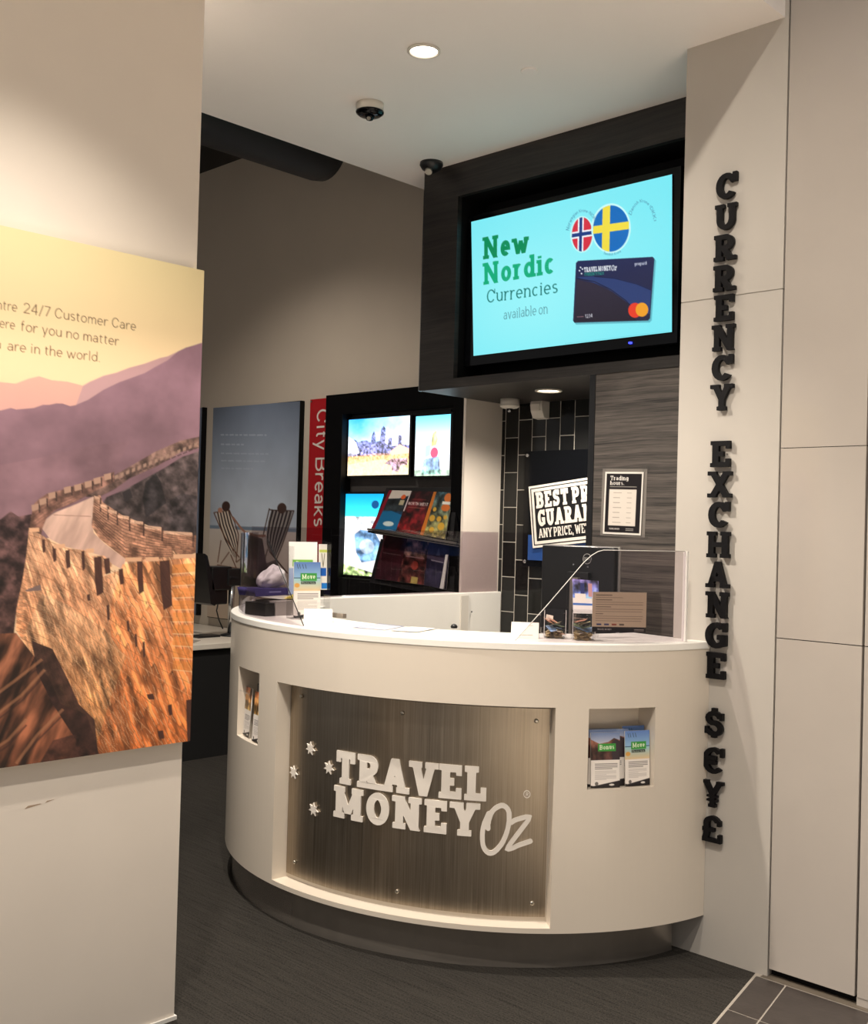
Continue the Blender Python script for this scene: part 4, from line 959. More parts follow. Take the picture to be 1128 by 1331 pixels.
L,W=letters('DELL',.14,False,.1)
for ch,P in L:
    for qd in P: lg.slab([(-2.738+x/W*.032,3.7645,1.427+y*.011) for x,y in qd],(0,-1,0),.0006)
lg.build('maker_badge',M['badge'],mo)
for x,z in ((-2.79,1.405),(-2.715,1.398)): MB().lathe([(.004,0),(.004,.004)],(x,3.765,z),(0,-1,0),12).build('mount_screw',M['chrome'],mo)
o=MB().box(-3.9,-2.22,3.66,3.98,.70,.73).build('work_desk',M['ctop']); tag(o,'white inner work desk behind the counter under the monitor','desk')
for x in (-3.85,-2.30): MB().box(x,x+.04,3.7,3.95,0,.70).build('leg',M['ctop'],o)

# ---- trading hours poster in its clear sleeve
tp=empty('trading_hours_poster','black Trading hours poster in a taped clear sleeve on timber panel','poster',(-2.7,3.99,1.53))
ta=Canvas(150,220,(214,208,200)); ta.rect(.04,.03,.96,.97,(26,22,24))
ta.text('Trading',(.14,.135),(.62,.135),(.14,.065),(240,236,228),wt=.17,track=.05); ta.text('hours.',(.14,.21),(.52,.21),(.14,.145),(240,236,228),wt=.17,track=.05)
ta.rect(.14,.235,.84,.243,(190,184,176)); ta.rect(.13,.28,.84,.86,(206,197,187))
for i in range(7):
    ta.line([(.24,.335+i*.079),(.24+(.18 if i%3 else .22),.335+i*.079)],1.6,(120,112,106)); ta.line([(.6,.335+i*.079),(.72,.335+i*.079)],1.3,(130,122,114))
ta.text('TRAVEL MONEY',(.16,.925),(.44,.925),(.16,.90),(232,226,218),wt=.22); ta.line([(.6,.905),(.8,.905)],1.6,(190,184,176)); ta.line([(.6,.93),(.8,.93)],1.2,(190,184,176))
board('printed_sheet',ta,(-2.800,3.9935,1.816),(-2.600,3.9935,1.812),(-2.806,3.9935,1.54),.001,M['printgloss'],tp,nrm=(0,-1,0),br=(-2.607,3.9935,1.537))
MB().slab([(-2.818,3.9985,1.83),(-2.585,3.9985,1.825),(-2.590,3.9985,1.528),(-2.822,3.9985,1.532)],(0,-1,0),.001).build('plastic_sleeve',plain('clear_sleeve_edge',(120,114,108),.2),tp)
for x,z in ((-2.815,1.83),(-2.588,1.825),(-2.82,1.53),(-2.59,1.53)):
    MB().slab([(x-.018,3.9925,z-.014),(x+.02,3.9925,z-.012),(x+.018,3.9925,z+.014),(x-.02,3.9925,z+.012)],(0,-1,0),.0006).build('tape',M['clear'],tp)

# ---- best price board on the tiled wall
bp=empty('price_guarantee_sign','black board with tilted white-framed BEST PRICE GUARANTEE panel on tiled wall','sign',(-3.4,4.70,1.3))
MB().box(-3.835,-3.0,4.695,4.703,1.345,1.985).build('backing_board',M['blackgloss'],bp)
for z in (1.962,1.372):
    for x in (-3.815,-3.02): MB().lathe([(.011,0),(.011,.02),(.008,.024)],(x,4.71,z),(0,-1,0),18).build('stand_off_stud',M['chrome'],bp)
MB().box(-3.79,-3.3,4.685,4.695,1.381,1.52).build('blue_panel',M['pblue'],bp)
def bpt(x,y,yy=4.672): # local slanted frame of the tilted panel: x right, y up from lower-left corner
    o=Vector((-3.745,yy,1.448)); return o+Vector((1.0,0,.117))*x+Vector((-.12,0,1.0))*y
W_,H_=.70,.338
mb=MB().slab([bpt(0,0),bpt(W_,0),bpt(W_,H_),bpt(0,H_)],(0,-1,0),.008); mb.build('tilted_panel',M['letterwhite'],bp,0)
MB().slab([bpt(.010,.012,4.6712),bpt(W_-.01,.012,4.6712),bpt(W_-.01,H_-.012,4.6712),bpt(.01,H_-.012,4.6712)],(0,-1,0),.002).build('black_line',M['blackplastic'],bp)
MB().slab([bpt(.018,.018,4.6704),bpt(W_-.018,.018,4.6704),bpt(W_-.018,H_-.018,4.6704),bpt(.018,H_-.018,4.6704)],(0,-1,0),.002).build('white_frame',M['letterwhite'],bp)
MB().slab([bpt(.034,.034,4.6696),bpt(W_-.034,.034,4.6696),bpt(W_-.034,H_-.034,4.6696),bpt(.034,H_-.034,4.6696)],(0,-1,0),.002).build('black_field',M['blackplastic'],bp)
def btext(t,x0,y0,h,W2,wt,track,name,hs=.9):
    L,W=letters(t,wt,True,track,hs)
    for ch,P in L:
        mb=MB(); solid_text(mb,P,lambda x,y,d:bpt(x0+x/W*W2,y0+y*h,4.6676-d),.0025,None); mb.build('letter',M['letterwhite'],bp)
btext('BEST PRICE',.048,.212,.088,.505,.25,.0,'lettering'); btext('GUARANTEE',.050,.112,.090,.53,.25,.0,'lettering'); btext("ANY PRICE, WE'LL",.052,.050,.050,.37,.15,.02,'lettering',.75)

# ---- display unit on the back wall with lightboxes and brochure rack
du=empty('brochure_display','tall black wall display unit holding lightboxes and brochures beside red banner','display',(-4.9,4.7,0))
fr=MB().box(-5.567,-5.40,4.70,YB,.0,2.41).box(-4.40,-4.05,4.70,YB,.0,2.41).box(-5.40,-4.40,4.70,YB,2.275,2.41); fr.build('frame',M['blackgloss'],du)
MB().box(-5.40,-4.40,4.785,YB,.0,2.275).build('back_panel',M['greypanel'],du)
MB().box(-5.40,-5.395,4.70,4.785,0,2.275).build('reveal',M['black'],du)
MB().box(-5.40,-4.47,4.755,4.785,2.243,2.262).build('top_rail',M['blackplastic'],du)
MB().box(-5.40,-4.40,4.70,4.785,.9,1.20).build('lower_shelf',M['black'],du)
def lbox(name,art,x0,x1,z0,z1,label,quad=None,brt='boxemit'):
    t=empty(name,label,'lightbox',((x0+x1)/2,4.75,z0),'lightboxes in the black display unit')
    MB().box(x0-.014,x1+.014,4.752,4.785,z0-.014,z1+.014).build('frame',M['blackplastic'],t)
    board('lit_picture',art,(x0,4.748,z1),(x1,4.748,z1),(x0,4.748,z0),.004,M[brt],t,nrm=(0,-1,0))
a1=Canvas(170,112,(150,215,255)); a1.a[:]=np.array((70,180,255))*(1-np.clip(cv.V[0,0],0,1)); nz=fbm(112,170,5,5,4,9); nz2=fbm(112,170,40,30,3,3)
tU,tV=a1.U,a1.V; k=np.clip(1.3*tU*.6+tV*1.3-.05+.35*(nz-.5),0,1)[...,None]; a1.a=np.array((60,170,250))*(1-k)+np.array((250,252,255))*k
a1.poly([(0,.55),(.1,.35),(.16,.4),(.3,.38),(.38,.42),(.40,.3),(.43,.22),(.46,.3),(.46,.42),(.53,.4),(.55,.2),(.585,.14),(.62,.2),(.62,.45),(.66,.48),(.67,.36),(.73,.36),(.73,.5),(.82,.5),(.83,.32),(.88,.32),(.88,.48),(1,.5),(1,.66),(0,.66)],(90,90,150),noise=(nz2,.9),alpha=.75)
a1.poly([(0,.3),(.13,.4),(.2,.6),(0,.68)],(250,250,250),alpha=.8)
a1.poly([(0,.66),(.5,.62),(1,.64),(1,1),(0,1)],(255,190,130),c2=(255,215,160),noise=(nz2,.25)); a1.poly([(.0,.8),(.6,.72),(1,.9),(1,1),(0,1)],(255,225,190),alpha=.7)
a1.poly([(.7,.6),(.85,.48),(1,.56),(1,.64),(.72,.66)],(255,200,180)); a1.poly([(.62,.8),(.72,.72),(.98,.72),(.98,.84),(.88,.84),(.84,.95),(.74,.93),(.73,.84)],(110,90,130),noise=(nz2,1.),alpha=.65)
a1.rect(0,.6,.7,.66,(120,110,150),noise=(nz2,1.),alpha=.5)
lbox('lightbox',a1,-5.385,-4.812,1.872,2.242,'wide lit picture of city towers and sandy square in display unit')
a2=Canvas(92,112,(245,250,255)); k=(1-tV[:,:92]*2.2).clip(0,1)[...,None]; a2.a=a2.a*(1-k)+np.array((110,215,245))*k; nz3=fbm(112,92,8,8,3,4)
a2.poly([(.5,.3),(.6,.25),(.66,.4),(.6,.5),(.46,.52)],(240,225,120),noise=(nz3,.5),alpha=.8); a2.disc(.56,.62,.11,.09,(235,90,120)); a2.poly([(.3,.5),(.45,.48),(.44,.66),(.3,.7)],(130,200,170),alpha=.6)
a2.poly([(.25,.72),(.7,.68),(.75,.98),(.2,.98)],(110,150,210),noise=(nz3,.8),alpha=.7); a2.rect(0,.9,1,1,(140,200,130),noise=(nz3,.8),alpha=.5)
lbox('lightbox',a2,-4.758,-4.462,1.862,2.232,'narrow overexposed lit picture of people right of the city lightbox')
a3=Canvas(100,160,(255,255,255)); nz4=fbm(160,100,8,14,4,8)
a3.rect(0,0,1,.29,(16,150,205),c2=(70,225,240)); a3.disc(.80,.13,.09,.05,(16,70,120)); a3.rect(0,.28,1,.37,(240,245,250),noise=(nz4,.5)); 
a3.poly([(.3,.5),(.45,.44),(.8,.46),(.97,.6),(.85,.8),(.5,.84),(.36,.72)],(140,195,245),noise=(nz4,.5)); a3.disc(.62,.64,.18,.09,(205,235,255),noise=(nz4,.3)); a3.poly([(0,.86),(.3,.9),(.9,.97),(1,1),(0,1)],(160,190,120),noise=(nz4,1.2))
lbox('lightbox',a3,-5.415,-5.03,1.220,1.752,'tall lit picture of aqua sea and white beach in display unit')
# brochure rack: sloping backs, lip rails
rk=empty('brochure_rack','black sloping rack with metal lip holding brochures in display unit','rack',(-4.7,4.66,1.2))
MB().add([Vector(p) for p in [(-5.02,4.76,1.79),(-4.40,4.76,1.79),(-4.30,4.62,1.44),(-5.0,4.62,1.50),(-5.02,4.784,1.79),(-4.40,4.784,1.79),(-4.30,4.70,1.44),(-5.0,4.70,1.50)]],[(0,1,2,3),(4,7,6,5),(0,4,5,1),(1,5,6,2),(2,6,7,3),(3,7,4,0)]).build('back_plate',M['blackplastic'],rk)
MB().add([Vector(p) for p in [(-5.05,4.76,1.49),(-4.40,4.76,1.45),(-4.28,4.62,1.14),(-5.0,4.62,1.19),(-5.05,4.784,1.49),(-4.40,4.784,1.45),(-4.28,4.70,1.14),(-5.0,4.70,1.19)]],[(0,1,2,3),(4,7,6,5),(0,4,5,1),(1,5,6,2),(2,6,7,3),(3,7,4,0)]).build('back_plate',M['blackplastic'],rk)
MB().slab([(-5.0,4.585,1.532),(-4.24,4.585,1.465),(-4.24,4.585,1.452),(-5.0,4.585,1.519)],(0,-1,0),.006).build('lip_rail',M['bolt'],rk)
MB().slab([(-4.995,4.587,1.517),(-4.22,4.587,1.450),(-4.22,4.587,1.438),(-4.995,4.587,1.505)],(0,-1,0),.1).build('lip_shelf',M['blackplastic'],rk)
MB().slab([(-4.93,4.584,1.506),(-4.22,4.584,1.444),(-4.22,4.584,1.438),(-4.93,4.584,1.500)],(0,-1,0),.004).build('lip_rail',M['bolt'],rk)
MB().slab([(-4.256,4.585,1.53),(-4.234,4.585,1.53),(-4.234,4.585,1.44),(-4.256,4.585,1.44)],(0,-1,0),.006).build('end_bracket',M['clear'],rk)
def broch(c0,pal,seed,text=None,extra=None):
    cvx=Canvas(56,96,c0); nz=fbm(96,56,5,7,4,seed)
    if pal: cvx.rect(0,.0,1,1,pal[0],c2=pal[1],noise=(nz,pal[2]))
    if extra: extra(cvx,nz)
    return cvx
def e1(c,n):
    c.poly([(.12,0),(1,0),(1,.12),(.6,.2),(.12,.22)],(200,190,180)); c.disc(.78,.16,.1,.06,(210,90,40)); c.rect(0,0,.14,1,(120,20,36)); c.rect(.14,.22,1,.52,(34,40,44),noise=(n,.6)); c.poly([(.14,.56),(.5,.52),(1,.6),(1,1),(.14,1)],(24,96,140)); c.disc(.6,.84,.22,.06,(190,205,205)); c.rect(.7,.24,.9,.36,(170,160,130))
def e2(c,n): c.text('NORTH WEST',(.1,.34),(.94,.34),(.1,.27),(230,215,210),wt=.18,serif=False); c.line([(.2,.2),(.8,.2)],1.2,(150,60,50)); c.line([(.15,.4),(.85,.4)],1.0,(160,90,80)); c.rect(0,0,.05,.5,(200,190,190))
def e3(c,n): 
    c.rect(0,0,.14,1,(196,112,36)); c.disc(.8,.12,.18,.1,(220,120,50)); c.disc(.78,.34,.2,.08,(210,110,44)); c.rect(.58,.21,.96,.27,(236,236,228))
    for x,y,r_ in ((.3,.6,.12),(.75,.75,.14),(.4,.85,.1),(.6,.6,.1),(.85,.55,.08),(.3,.4,.08)): c.disc(x,y,r_,r_*.6,(206,160,54))
T1=[(-4.978,4.745,1.775),(-4.784,4.745,1.770),(-4.584,4.745,1.764),(-4.424,4.745,1.759)]; B1=[(-4.985,4.605,1.530),(-4.765,4.605,1.516),(-4.556,4.605,1.500),(-4.348,4.605,1.481)]
arts=[(broch((30,40,46),((34,44,56),(20,60,90),.4),1,extra=e1),'brochure with blue water and white boat on upper rack'),(broch((60,14,20),((44,14,18),(96,20,22),.8),2,extra=e2),'dark red brochure titled North West on upper rack'),(broch((60,80,90),((50,76,86),(120,110,60),.9),3,extra=e3),'orange-edged brochure with golden buildings on upper rack')]
for i,(a_,lab) in enumerate(arts):
    o=board('brochure',a_,T1[i],T1[i+1],B1[i],.008,M['printgloss'],None,side=(200,196,190),nrm=(0,-1,.3),br=B1[i+1]); tag(o,lab,'brochure','brochures on the black rack')
T2=[(-5.009,4.745,1.487),(-4.80,4.745,1.480),(-4.612,4.745,1.464),(-4.437,4.745,1.441)]; B2=[(-4.95,4.612,1.219),(-4.744,4.612,1.211),(-4.52,4.612,1.202),(-4.335,4.612,1.186)]
def e4(c,n): c.line([(.1,.4),(.9,.42)],1.2,(140,110,110))
def e5(c,n): c.line([(.1,.42),(.9,.42)],2,(190,150,150)); c.rect(0,.0,1,.4,(120,90,80),noise=(n,.9)); c.rect(.5,.85,.75,1,(180,160,90)); c.disc(.55,.6,.14,.1,(150,60,50))
def e6(c,n): c.line([(.2,.42),(.8,.42)],2,(200,190,200)); c.poly([(.4,.3),(.5,.1),(.6,.3)],(150,150,170)); c.rect(0,0,1,.4,(66,66,96),c2=(120,100,120),alpha=.6)
for i,(a_,lab) in enumerate([(broch((70,30,34),((74,34,38),(50,22,30),.3),4,extra=e4),'plain maroon brochure on the lower rack'),(broch((70,40,40),((70,40,40),(80,40,36),.8),5,extra=e5),'brown patterned brochure in middle of the lower rack'),(broch((50,44,66),((54,50,78),(44,40,58),.3),6,extra=e6),'dark blue brochure at right of the lower rack')]):
    o=board('brochure',a_,T2[i],T2[i+1],B2[i],.006,M['printgloss'],None,side=(220,214,210),nrm=(0,-1,.3),br=B2[i+1]); tag(o,lab,'brochure','brochures on the black rack')
o=MB().slab([(-4.335,4.60,1.39),(-4.318,4.60,1.39),(-4.345,4.60,1.19),(-4.375,4.60,1.19)],(0,-1,0),.006).build('paper_sheet',M['cardwhite']); tag(o,'white sheet edge poking out at right end of lower rack','paper')
# ---- red banner
rb=empty('city_breaks_banner','tall red acrylic banner reading City Breaks left of the display unit','sign',(-5.68,4.77,.9))
MB().box(-5.812,-5.572,4.765,4.775,.85,2.405).build('acrylic_panel',M['red'],rb,.001)
L,W=letters('City Breaks',.11,False,.09,1.0,.68)
for ch,P in L:
    mb=MB(); solid_text(mb,P,lambda x,y,d:Vector((-5.735+y*.125,4.7645-d,2.330-x/W*.80)),.002,None); mb.build('letter',M['letterwhite'],rb)
for x,z in ((-5.795,2.39),(-5.59,2.39)): MB().lathe([(.006,0),(.006,.006)],(x,4.765,z),(0,-1,0),12).build('stud',M['chrome'],rb)
# ---- deck chair poster
q=[(278,530),(386,522.5),(381,700),(270,700)]; H5=homog(q)
dk=Canvas(230,420,(150,170,190)); X2=lambda x,y,s=2.968:(H5(240+x/s,480+y/s)[0]*1.0,H5(240+x/s,480+y/s)[1]*.628)
nz=fbm(420,230,3,4,4,11); v_=dk.V[...,None]; vig=(1-.5*((dk.U-.5)**2*1.2+(1-dk.V.clip(0,.45)/.45)**2*.25))[...,None]
dk.a=(np.array((140,154,178))*(1-(v_/.46).clip(0,1))+np.array((204,216,232))*(v_/.46).clip(0,1))*vig*(1+.10*(nz[...,None]-.5))
hz=X2(200,603)[1]; dk.rect(0,hz-.006,1,hz+.012,(120,138,158)); dk.rect(0,hz+.01,1,1,(206,196,188),c2=(190,170,150))
X6=lambda x,y: (H5(240+x/6.05,640+y/6.05)[0],H5(240+x/6.05,640+y/6.05)[1]*.628)
def P6(P): return [X6(*p) for p in P]
def deckchair(Lf,Rt,cloth,stripe,n=5):
    """cloth hung between two edge curves, dark stripes between"""
    mid=lambda t:[(a[0]+(b_[0]-a[0])*t,a[1]+(b_[1]-a[1])*t) for a,b_ in zip(Lf,Rt)]
    dk.poly(P6(Lf+Rt[::-1]),cloth)
    for k in range(n):
        t=(k+.5)/n; dk.poly(P6(mid(t-.045)+mid(t+.045)[::-1]),stripe)
WD=(112,74,56)
deckchair([(240,150),(262,260),(300,370),(345,450),(378,500)],[(350,128),(372,220),(402,310),(412,400),(400,500)],(222,208,190),(58,42,46))
for P in ([(220,150),(262,250),(310,350),(380,450),(420,500)],[(345,130),(385,220),(415,320),(405,430),(392,540)],[(275,370),(245,552)],[(340,460),(270,562)],[(240,572),(430,592)],[(350,480),(395,590)],[(395,540),(440,500)]): dk.line(P6(P),2.6,WD)
deckchair([(668,112),(645,200),(630,300),(632,380),(650,440)],[(828,115),(800,220),(765,320),(730,410),(700,480)],(150,142,138),(46,38,44),6)
for P in ([(655,100),(630,210),(602,330)],[(838,108),(800,230),(750,380),(700,510)],[(655,440),(790,600)],[(640,420),(600,560)]): dk.line(P6(P),2.8,(70,48,42))
dk.line(P6([(220,152),(350,128)]),2,WD); dk.line(P6([(655,112),(838,112)]),2,(70,48,42))
for x,y in ((318,98),(748,96)): dk.disc(*X6(x,y),.05,.024,(70,50,46))
dk.disc(*X6(272,130),.03,.012,(200,140,116))
dk.line(P6([(370,180),(430,260),(470,300),(560,320),(625,315)]),4.5,(170,122,104))
dk.poly(P6([(455,310),(560,330),(600,340),(640,600),(520,740),(400,700),(440,520)]),(66,52,60),noise=(nz,.8),alpha=.9)
dk.poly(P6([(560,560),(700,500),(760,640),(700,760),(560,740)]),(60,50,54),noise=(nz,.6),alpha=.7)
rq=random.Random(4)
for i,(x0,x1,y) in enumerate(((140,312,250),(140,228,286),(140,318,320),(140,306,348),(140,262,377))):
    x=x0
    while x<x1:
        wd=rq.uniform(9,26); dk.line([X2(x,y),X2(min(x+wd,x1),y-.6)],2.6 if i<2 else 1.8,(196,206,218),alpha=.75); x+=wd+5
pz=empty('framed_poster','grey-blue poster of two striped deck chairs on beach, on back wall','poster',(-6.45,4.77,.82))
board('printed_panel',dk,(-6.970,4.765,2.413),(-5.922,4.765,2.400),(-6.970,4.765,.82),.004,M['print'],pz,nrm=(0,-1,0),br=(-5.922,4.765,.82))
MB().box(-6.975,-5.917,4.769,YB,.815,2.405).build('frame',M['black'],pz)
MB().box(-5.922,-5.914,4.763,YB,.815,2.402).build('side_edge',M['black'],pz)
o2=empty('framed_poster','dark-edged panel on back wall mostly hidden behind the large foreground photo panel','poster',(-7.6,4.77,.82))
MB().box(-8.16,-7.12,4.765,YB-.001,.82,2.424).build('panel',plain('second_poster_print',(120,130,150),.5,noise=.4,nscale=3),o2)
MB().box(-7.12,-7.103,4.763,YB,.818,2.426).build('side_edge',M['black'],o2)

# ---- Great Wall photo panel on the foreground wall
q=[(0,295),(265,352),(238,963),(0,1000)]; HG=homog(q,((-.038,0),(1,0),(.985,1),(.040,1)))
CW,CH=560,960; Y0,Y1,Z0,Z1=.84,1.912,.866,2.329; ULEFT=(1.288-Y0)/(Y1-Y0)
gw=Canvas(CW,CH,(230,210,170))
def G(x,y):   # photo-crop coordinates of the artwork (3x) -> canvas uv
    u,v=HG(x/3.0,444+y/3.0); return (ULEFT+u*(1-ULEFT),v)
def Gp(P): return [G(*p) for p in P]
v_=gw.V[...,None]; u_=gw.U[...,None]
t=(v_/.36).clip(0,1); gw.a=np.array((222,206,160))*(1-t)+np.array((228,194,158))*t; gw.a=gw.a*(1-.10*(1-u_)*0)
n1=fbm(CH,CW,6,10,5,21); n2=fbm(CH,CW,40,60,4,22); n3=fbm(CH,CW,30,14,4,23,shear=.6); n4=fbm(CH,CW,60,22,4,24,shear=-.5); n5=fbm(CH,CW,16,50,4,25,shear=.3)
gw.poly(Gp([(-400,150),(-250,120),(-100,160),(0,175),(60,180),(110,160),(150,150),(200,165),(260,170),(320,185),(320,400),(-400,400)]),(208,160,146),c2=(196,150,146))
gw.poly(Gp([(270,330),(320,185),(345,170),(400,145),(450,132),(500,112),(560,95),(620,72),(650,65),(700,40),(780,10),(780,300),(270,400)]),(178,142,144))
gw.poly(Gp([(-450,330),(-200,290),(-60,270),(0,287),(40,276),(62,282),(130,275),(165,262),(190,262),(215,256),(240,256),(270,266),(290,262),(340,240),(400,200),(460,170),(500,155),(560,132),(600,108),(650,80),(690,45),(720,30),(785,10),(800,560),(300,760),(-450,900)]),(146,112,126),c2=(108,84,90),noise=(n1,.14))
gw.poly(Gp([(-450,560),(-100,520),(150,470),(350,420),(500,400),(420,560),(100,720),(-450,800)]),(136,104,112),alpha=.4,noise=(n1,.3))
# dark scrub left and base
gw.poly(Gp([(-450,740),(-200,700),(0,712),(40,680),(70,700),(120,690),(130,760),(110,840),(90,960),(60,1080),(40,1260),(-450,1500)]),(84,62,62),c2=(62,42,36),noise=(n2,.6))
# slope on the right between wall arms
gw.poly(Gp([(790,430),(700,460),(640,500),(560,545),(480,590),(410,620),(390,650),(470,690),(560,725),(640,755),(760,770),(790,770)]),(88,76,76),c2=(60,52,52),noise=(n2,.5))
gw.poly(Gp([(560,560),(600,525),(620,560),(640,640),(560,700),(550,620)]),(44,40,42),noise=(n2,.5)); gw.poly(Gp([(470,600),(500,585),(510,620),(480,640)]),(44,40,42)); gw.poly(Gp([(640,640),(700,600),(790,620),(790,760),(660,745)]),(56,50,52),noise=(n2,.6),alpha=.8)
# far arm of the wall
gw.poly(Gp([(330,590),(430,540),(500,500),(600,440),(700,395),(790,375),(790,420),(700,440),(600,500),(500,545),(440,590),(380,620),(330,620)]),(112,88,80),c2=(96,76,70),noise=(n2,.5))
for i in range(17):
    x=420+i*22; y=548-(i*22)*.45+ (i*.6); gw.poly(Gp([(x,y-2),(x+12,y-8),(x+12,y+6),(x,y+12)]),(150,122,108)); gw.line(Gp([(x,y+20),(x+16,y+12)]),1.6,(66,50,48))
# walkway
gw.poly(Gp([(160,745),(175,710),(205,685),(290,650),(360,618),(362,660),(352,720),(360,760),(400,800),(440,830),(485,862),(470,900),(430,880),(400,852),(330,830),(250,815),(190,785)]),(206,172,156),c2=(196,160,146),noise=(n3,.12))
gw.line(Gp([(205,692),(350,696)]),1.2,(150,116,104))
# left parapet
gw.poly(Gp([(112,750),(118,700),(130,650),(150,630),(180,610),(250,590),(320,565),(380,545),(440,520),(440,560),(360,600),(290,640),(215,672),(180,700),(162,745),(158,770)]),(128,96,86),c2=(118,84,72),noise=(n2,.45))
for i,(x,y) in enumerate(((120,655),(150,632),(185,608),(245,585),(285,575),(325,562),(360,548),(400,532))): gw.poly(Gp([(x,y),(x+28,y-7),(x+30,y+16),(x+2,y+24)]),(168,134,116)); gw.line(Gp([(x+30,y-4),(x+31,y+30)]),2,(58,42,40))
for k in range(5): gw.line(Gp([(128,690+k*12),(165,655+k*14),(230,618+k*13),(330,590+k*6)]),1.,(86,62,56),alpha=.7)
# right parapet (near)
RP=[(360,622),(385,612),(395,640),(470,690),(560,728),(640,752),(755,765),(760,830),(700,850),(560,862),(485,862),(430,820),(380,780),(352,735)]
gw.poly(Gp(RP),(164,124,104),c2=(150,106,84),noise=(n2,.3))
for k in range(11):
    f_=k/11; gw.line(Gp([(362,640+95*f_),(400,662+118*f_),(480,704+150*f_),(560,738+122*f_),(640,762+96*f_),(755,778+66*f_)]),1.15,(92,62,54),alpha=.85)
for i,(x,y) in enumerate(((362,615),(385,648),(415,668),(452,688),(500,708),(555,728),(630,748))):
    w=[22,28,34,44,50,66,110][i]; gw.poly(Gp([(x,y),(x+w,y+6),(x+w,y+18),(x,y+12)]),(196,158,134)); gw.line(Gp([(x+w+3,y+8),(x+w+2,y+62)]),2.6,(70,48,44))
# big front wall
FW=[(110,752),(150,765),(190,790),(205,815),(250,820),(330,828),(345,850),(400,848),(430,880),(425,900),(390,930),(470,900),(482,862),(545,862),(560,858),(610,862),(620,850),(660,850),(665,822),(700,845),(752,850),(745,1100),(738,1600),(330,1700),(230,1500),(190,1330),(130,1240),(60,1140),(62,1060),(88,930),(100,850)]
gw.poly(Gp(FW),(206,158,126),c2=(190,104,52),noise=(n4,.35))
gw.poly(Gp([(470,880),(752,850),(738,1700),(520,1700),(430,1300),(420,1050)]),(218,136,84),c2=(196,100,44),alpha=.55,noise=(n4,.4))
gw.poly(Gp([(160,1000),(260,1040),(400,1130),(480,1240),(420,1400),(330,1700),(250,1500),(200,1350),(80,1180)]),(168,132,104),c2=(186,128,72),alpha=.7,noise=(n4,.5))
# brick coursing worked out for every point of the masonry
hgi=np.linalg.inv(np.array(HG.m)); uu=(gw.U-ULEFT)/(1-ULEFT); dd=hgi[2,0]*uu+hgi[2,1]*gw.V+hgi[2,2]
XX=((hgi[0,0]*uu+hgi[0,1]*gw.V+hgi[0,2])/dd)*3; YY=((hgi[1,0]*uu+hgi[1,1]*gw.V+hgi[1,2])/dd-444)*3
def bricks(pts,rowf,colf,amt,mort,mc=(236,196,158)):
    r=gw._mask(Gp(pts),2)
    if r is None: return
    sl,m=r; x,y=XX[sl],YY[sl]; t_=rowf(x,y); row=np.floor(t_); fr_=t_-row; s_=colf(x,y)+.5*(row%2); col=np.floor(s_); fs=s_-col
    h_=np.sin(row*127.1+col*311.7)*43758.5; h_=h_-np.floor(h_)
    k=1+(h_-.5)*2*amt; k=np.where(fr_<.14,k*.76,k); k=np.where(fs<.06,k*.84,k); base=gw.a[sl]*k[...,None]
    lit=((fr_>.16)&(fr_<.30)&(n2[sl]>.5))[...,None]; base=np.where(lit,base*(1-mort)+np.array(mc)*mort,base)
    gw.a[sl]=gw.a[sl]*(1-m[...,None])+base.clip(0,255)*m[...,None]
wrp=(n1-.5)*40
bricks(FW,lambda x,y:(y-(x-100)*.22-((x-100).clip(0,None)/650)**1.5*.45*(y-850).clip(0,600)+ (n3[:x.shape[0],:x.shape[1]]-.5)*16)/(15+(x-100).clip(0,None)*.042),lambda x,y:x/(22+(x-100).clip(0,None)*.06)+y*.004,.20,.55)
bricks(RP,lambda x,y:(y-(x-360)*.30)/12.,lambda x,y:x/22.,.14,.25)
# courses of bricks following the wall
for k in range(26):
    f_=k/26
    gw.line(Gp([(110+k*-2,770+k*22),(200,800+k*24),(330,850+k*30),(470,930+k*33),(610,960+k*40),(750,930+k*52)]),.9 if k%3 else 1.4,(236,190,150) if k%2 else (120,66,40),alpha=.42)
for k in range(150):
    r=random.Random(k); x=r.uniform(120,740); y=r.uniform(880,1660)
    if y<880+abs(x-400)*.1: continue
    L_=r.uniform(8,34); gw.line(Gp([(x,y),(x+r.uniform(-3,3),y+L_)]),r.uniform(.8,2.2),(110,60,36) if r.random()<.6 else (240,190,140),alpha=.5)
for x,y,w,h in ((200,815,16,60),(250,830,20,70),(312,832,14,75),(360,855,36,150),(398,860,26,60),(455,900,20,60),(525,866,26,130),(612,866,48,190),(160,790,14,50),(332,1000,14,24),(408,1040,12,60),(485,1100,10,40),(515,1150,10,50),(545,1180,10,60),(710,1400,30,220),(640,1420,18,40),(690,1300,0,0),(600,1520,26,30),(560,1380,30,20)):
    if w: gw.poly(Gp([(x,y),(x+w*.8,y-4),(x+w,y+h*.9),(x+w*.3,y+h),(x+w*.1,y+h*.6)]),(62,38,34),alpha=.9)
for x,y,w in ((205,812,44),(330,828,30),(110,750,40),(480,860,64),(558,858,52),(665,845,86)): gw.poly(Gp([(x,y-6),(x+w,y-8),(x+w,y+8),(x,y+10)]),(214,166,132))
for k in range(9): gw.poly(Gp([(662,880+k*46),(748,872+k*48),(747,905+k*48),(660,914+k*46)]),(226,138,60),alpha=.5); gw.line(Gp([(660,916+k*46),(748,908+k*48)]),2,(240,200,150),alpha=.7)
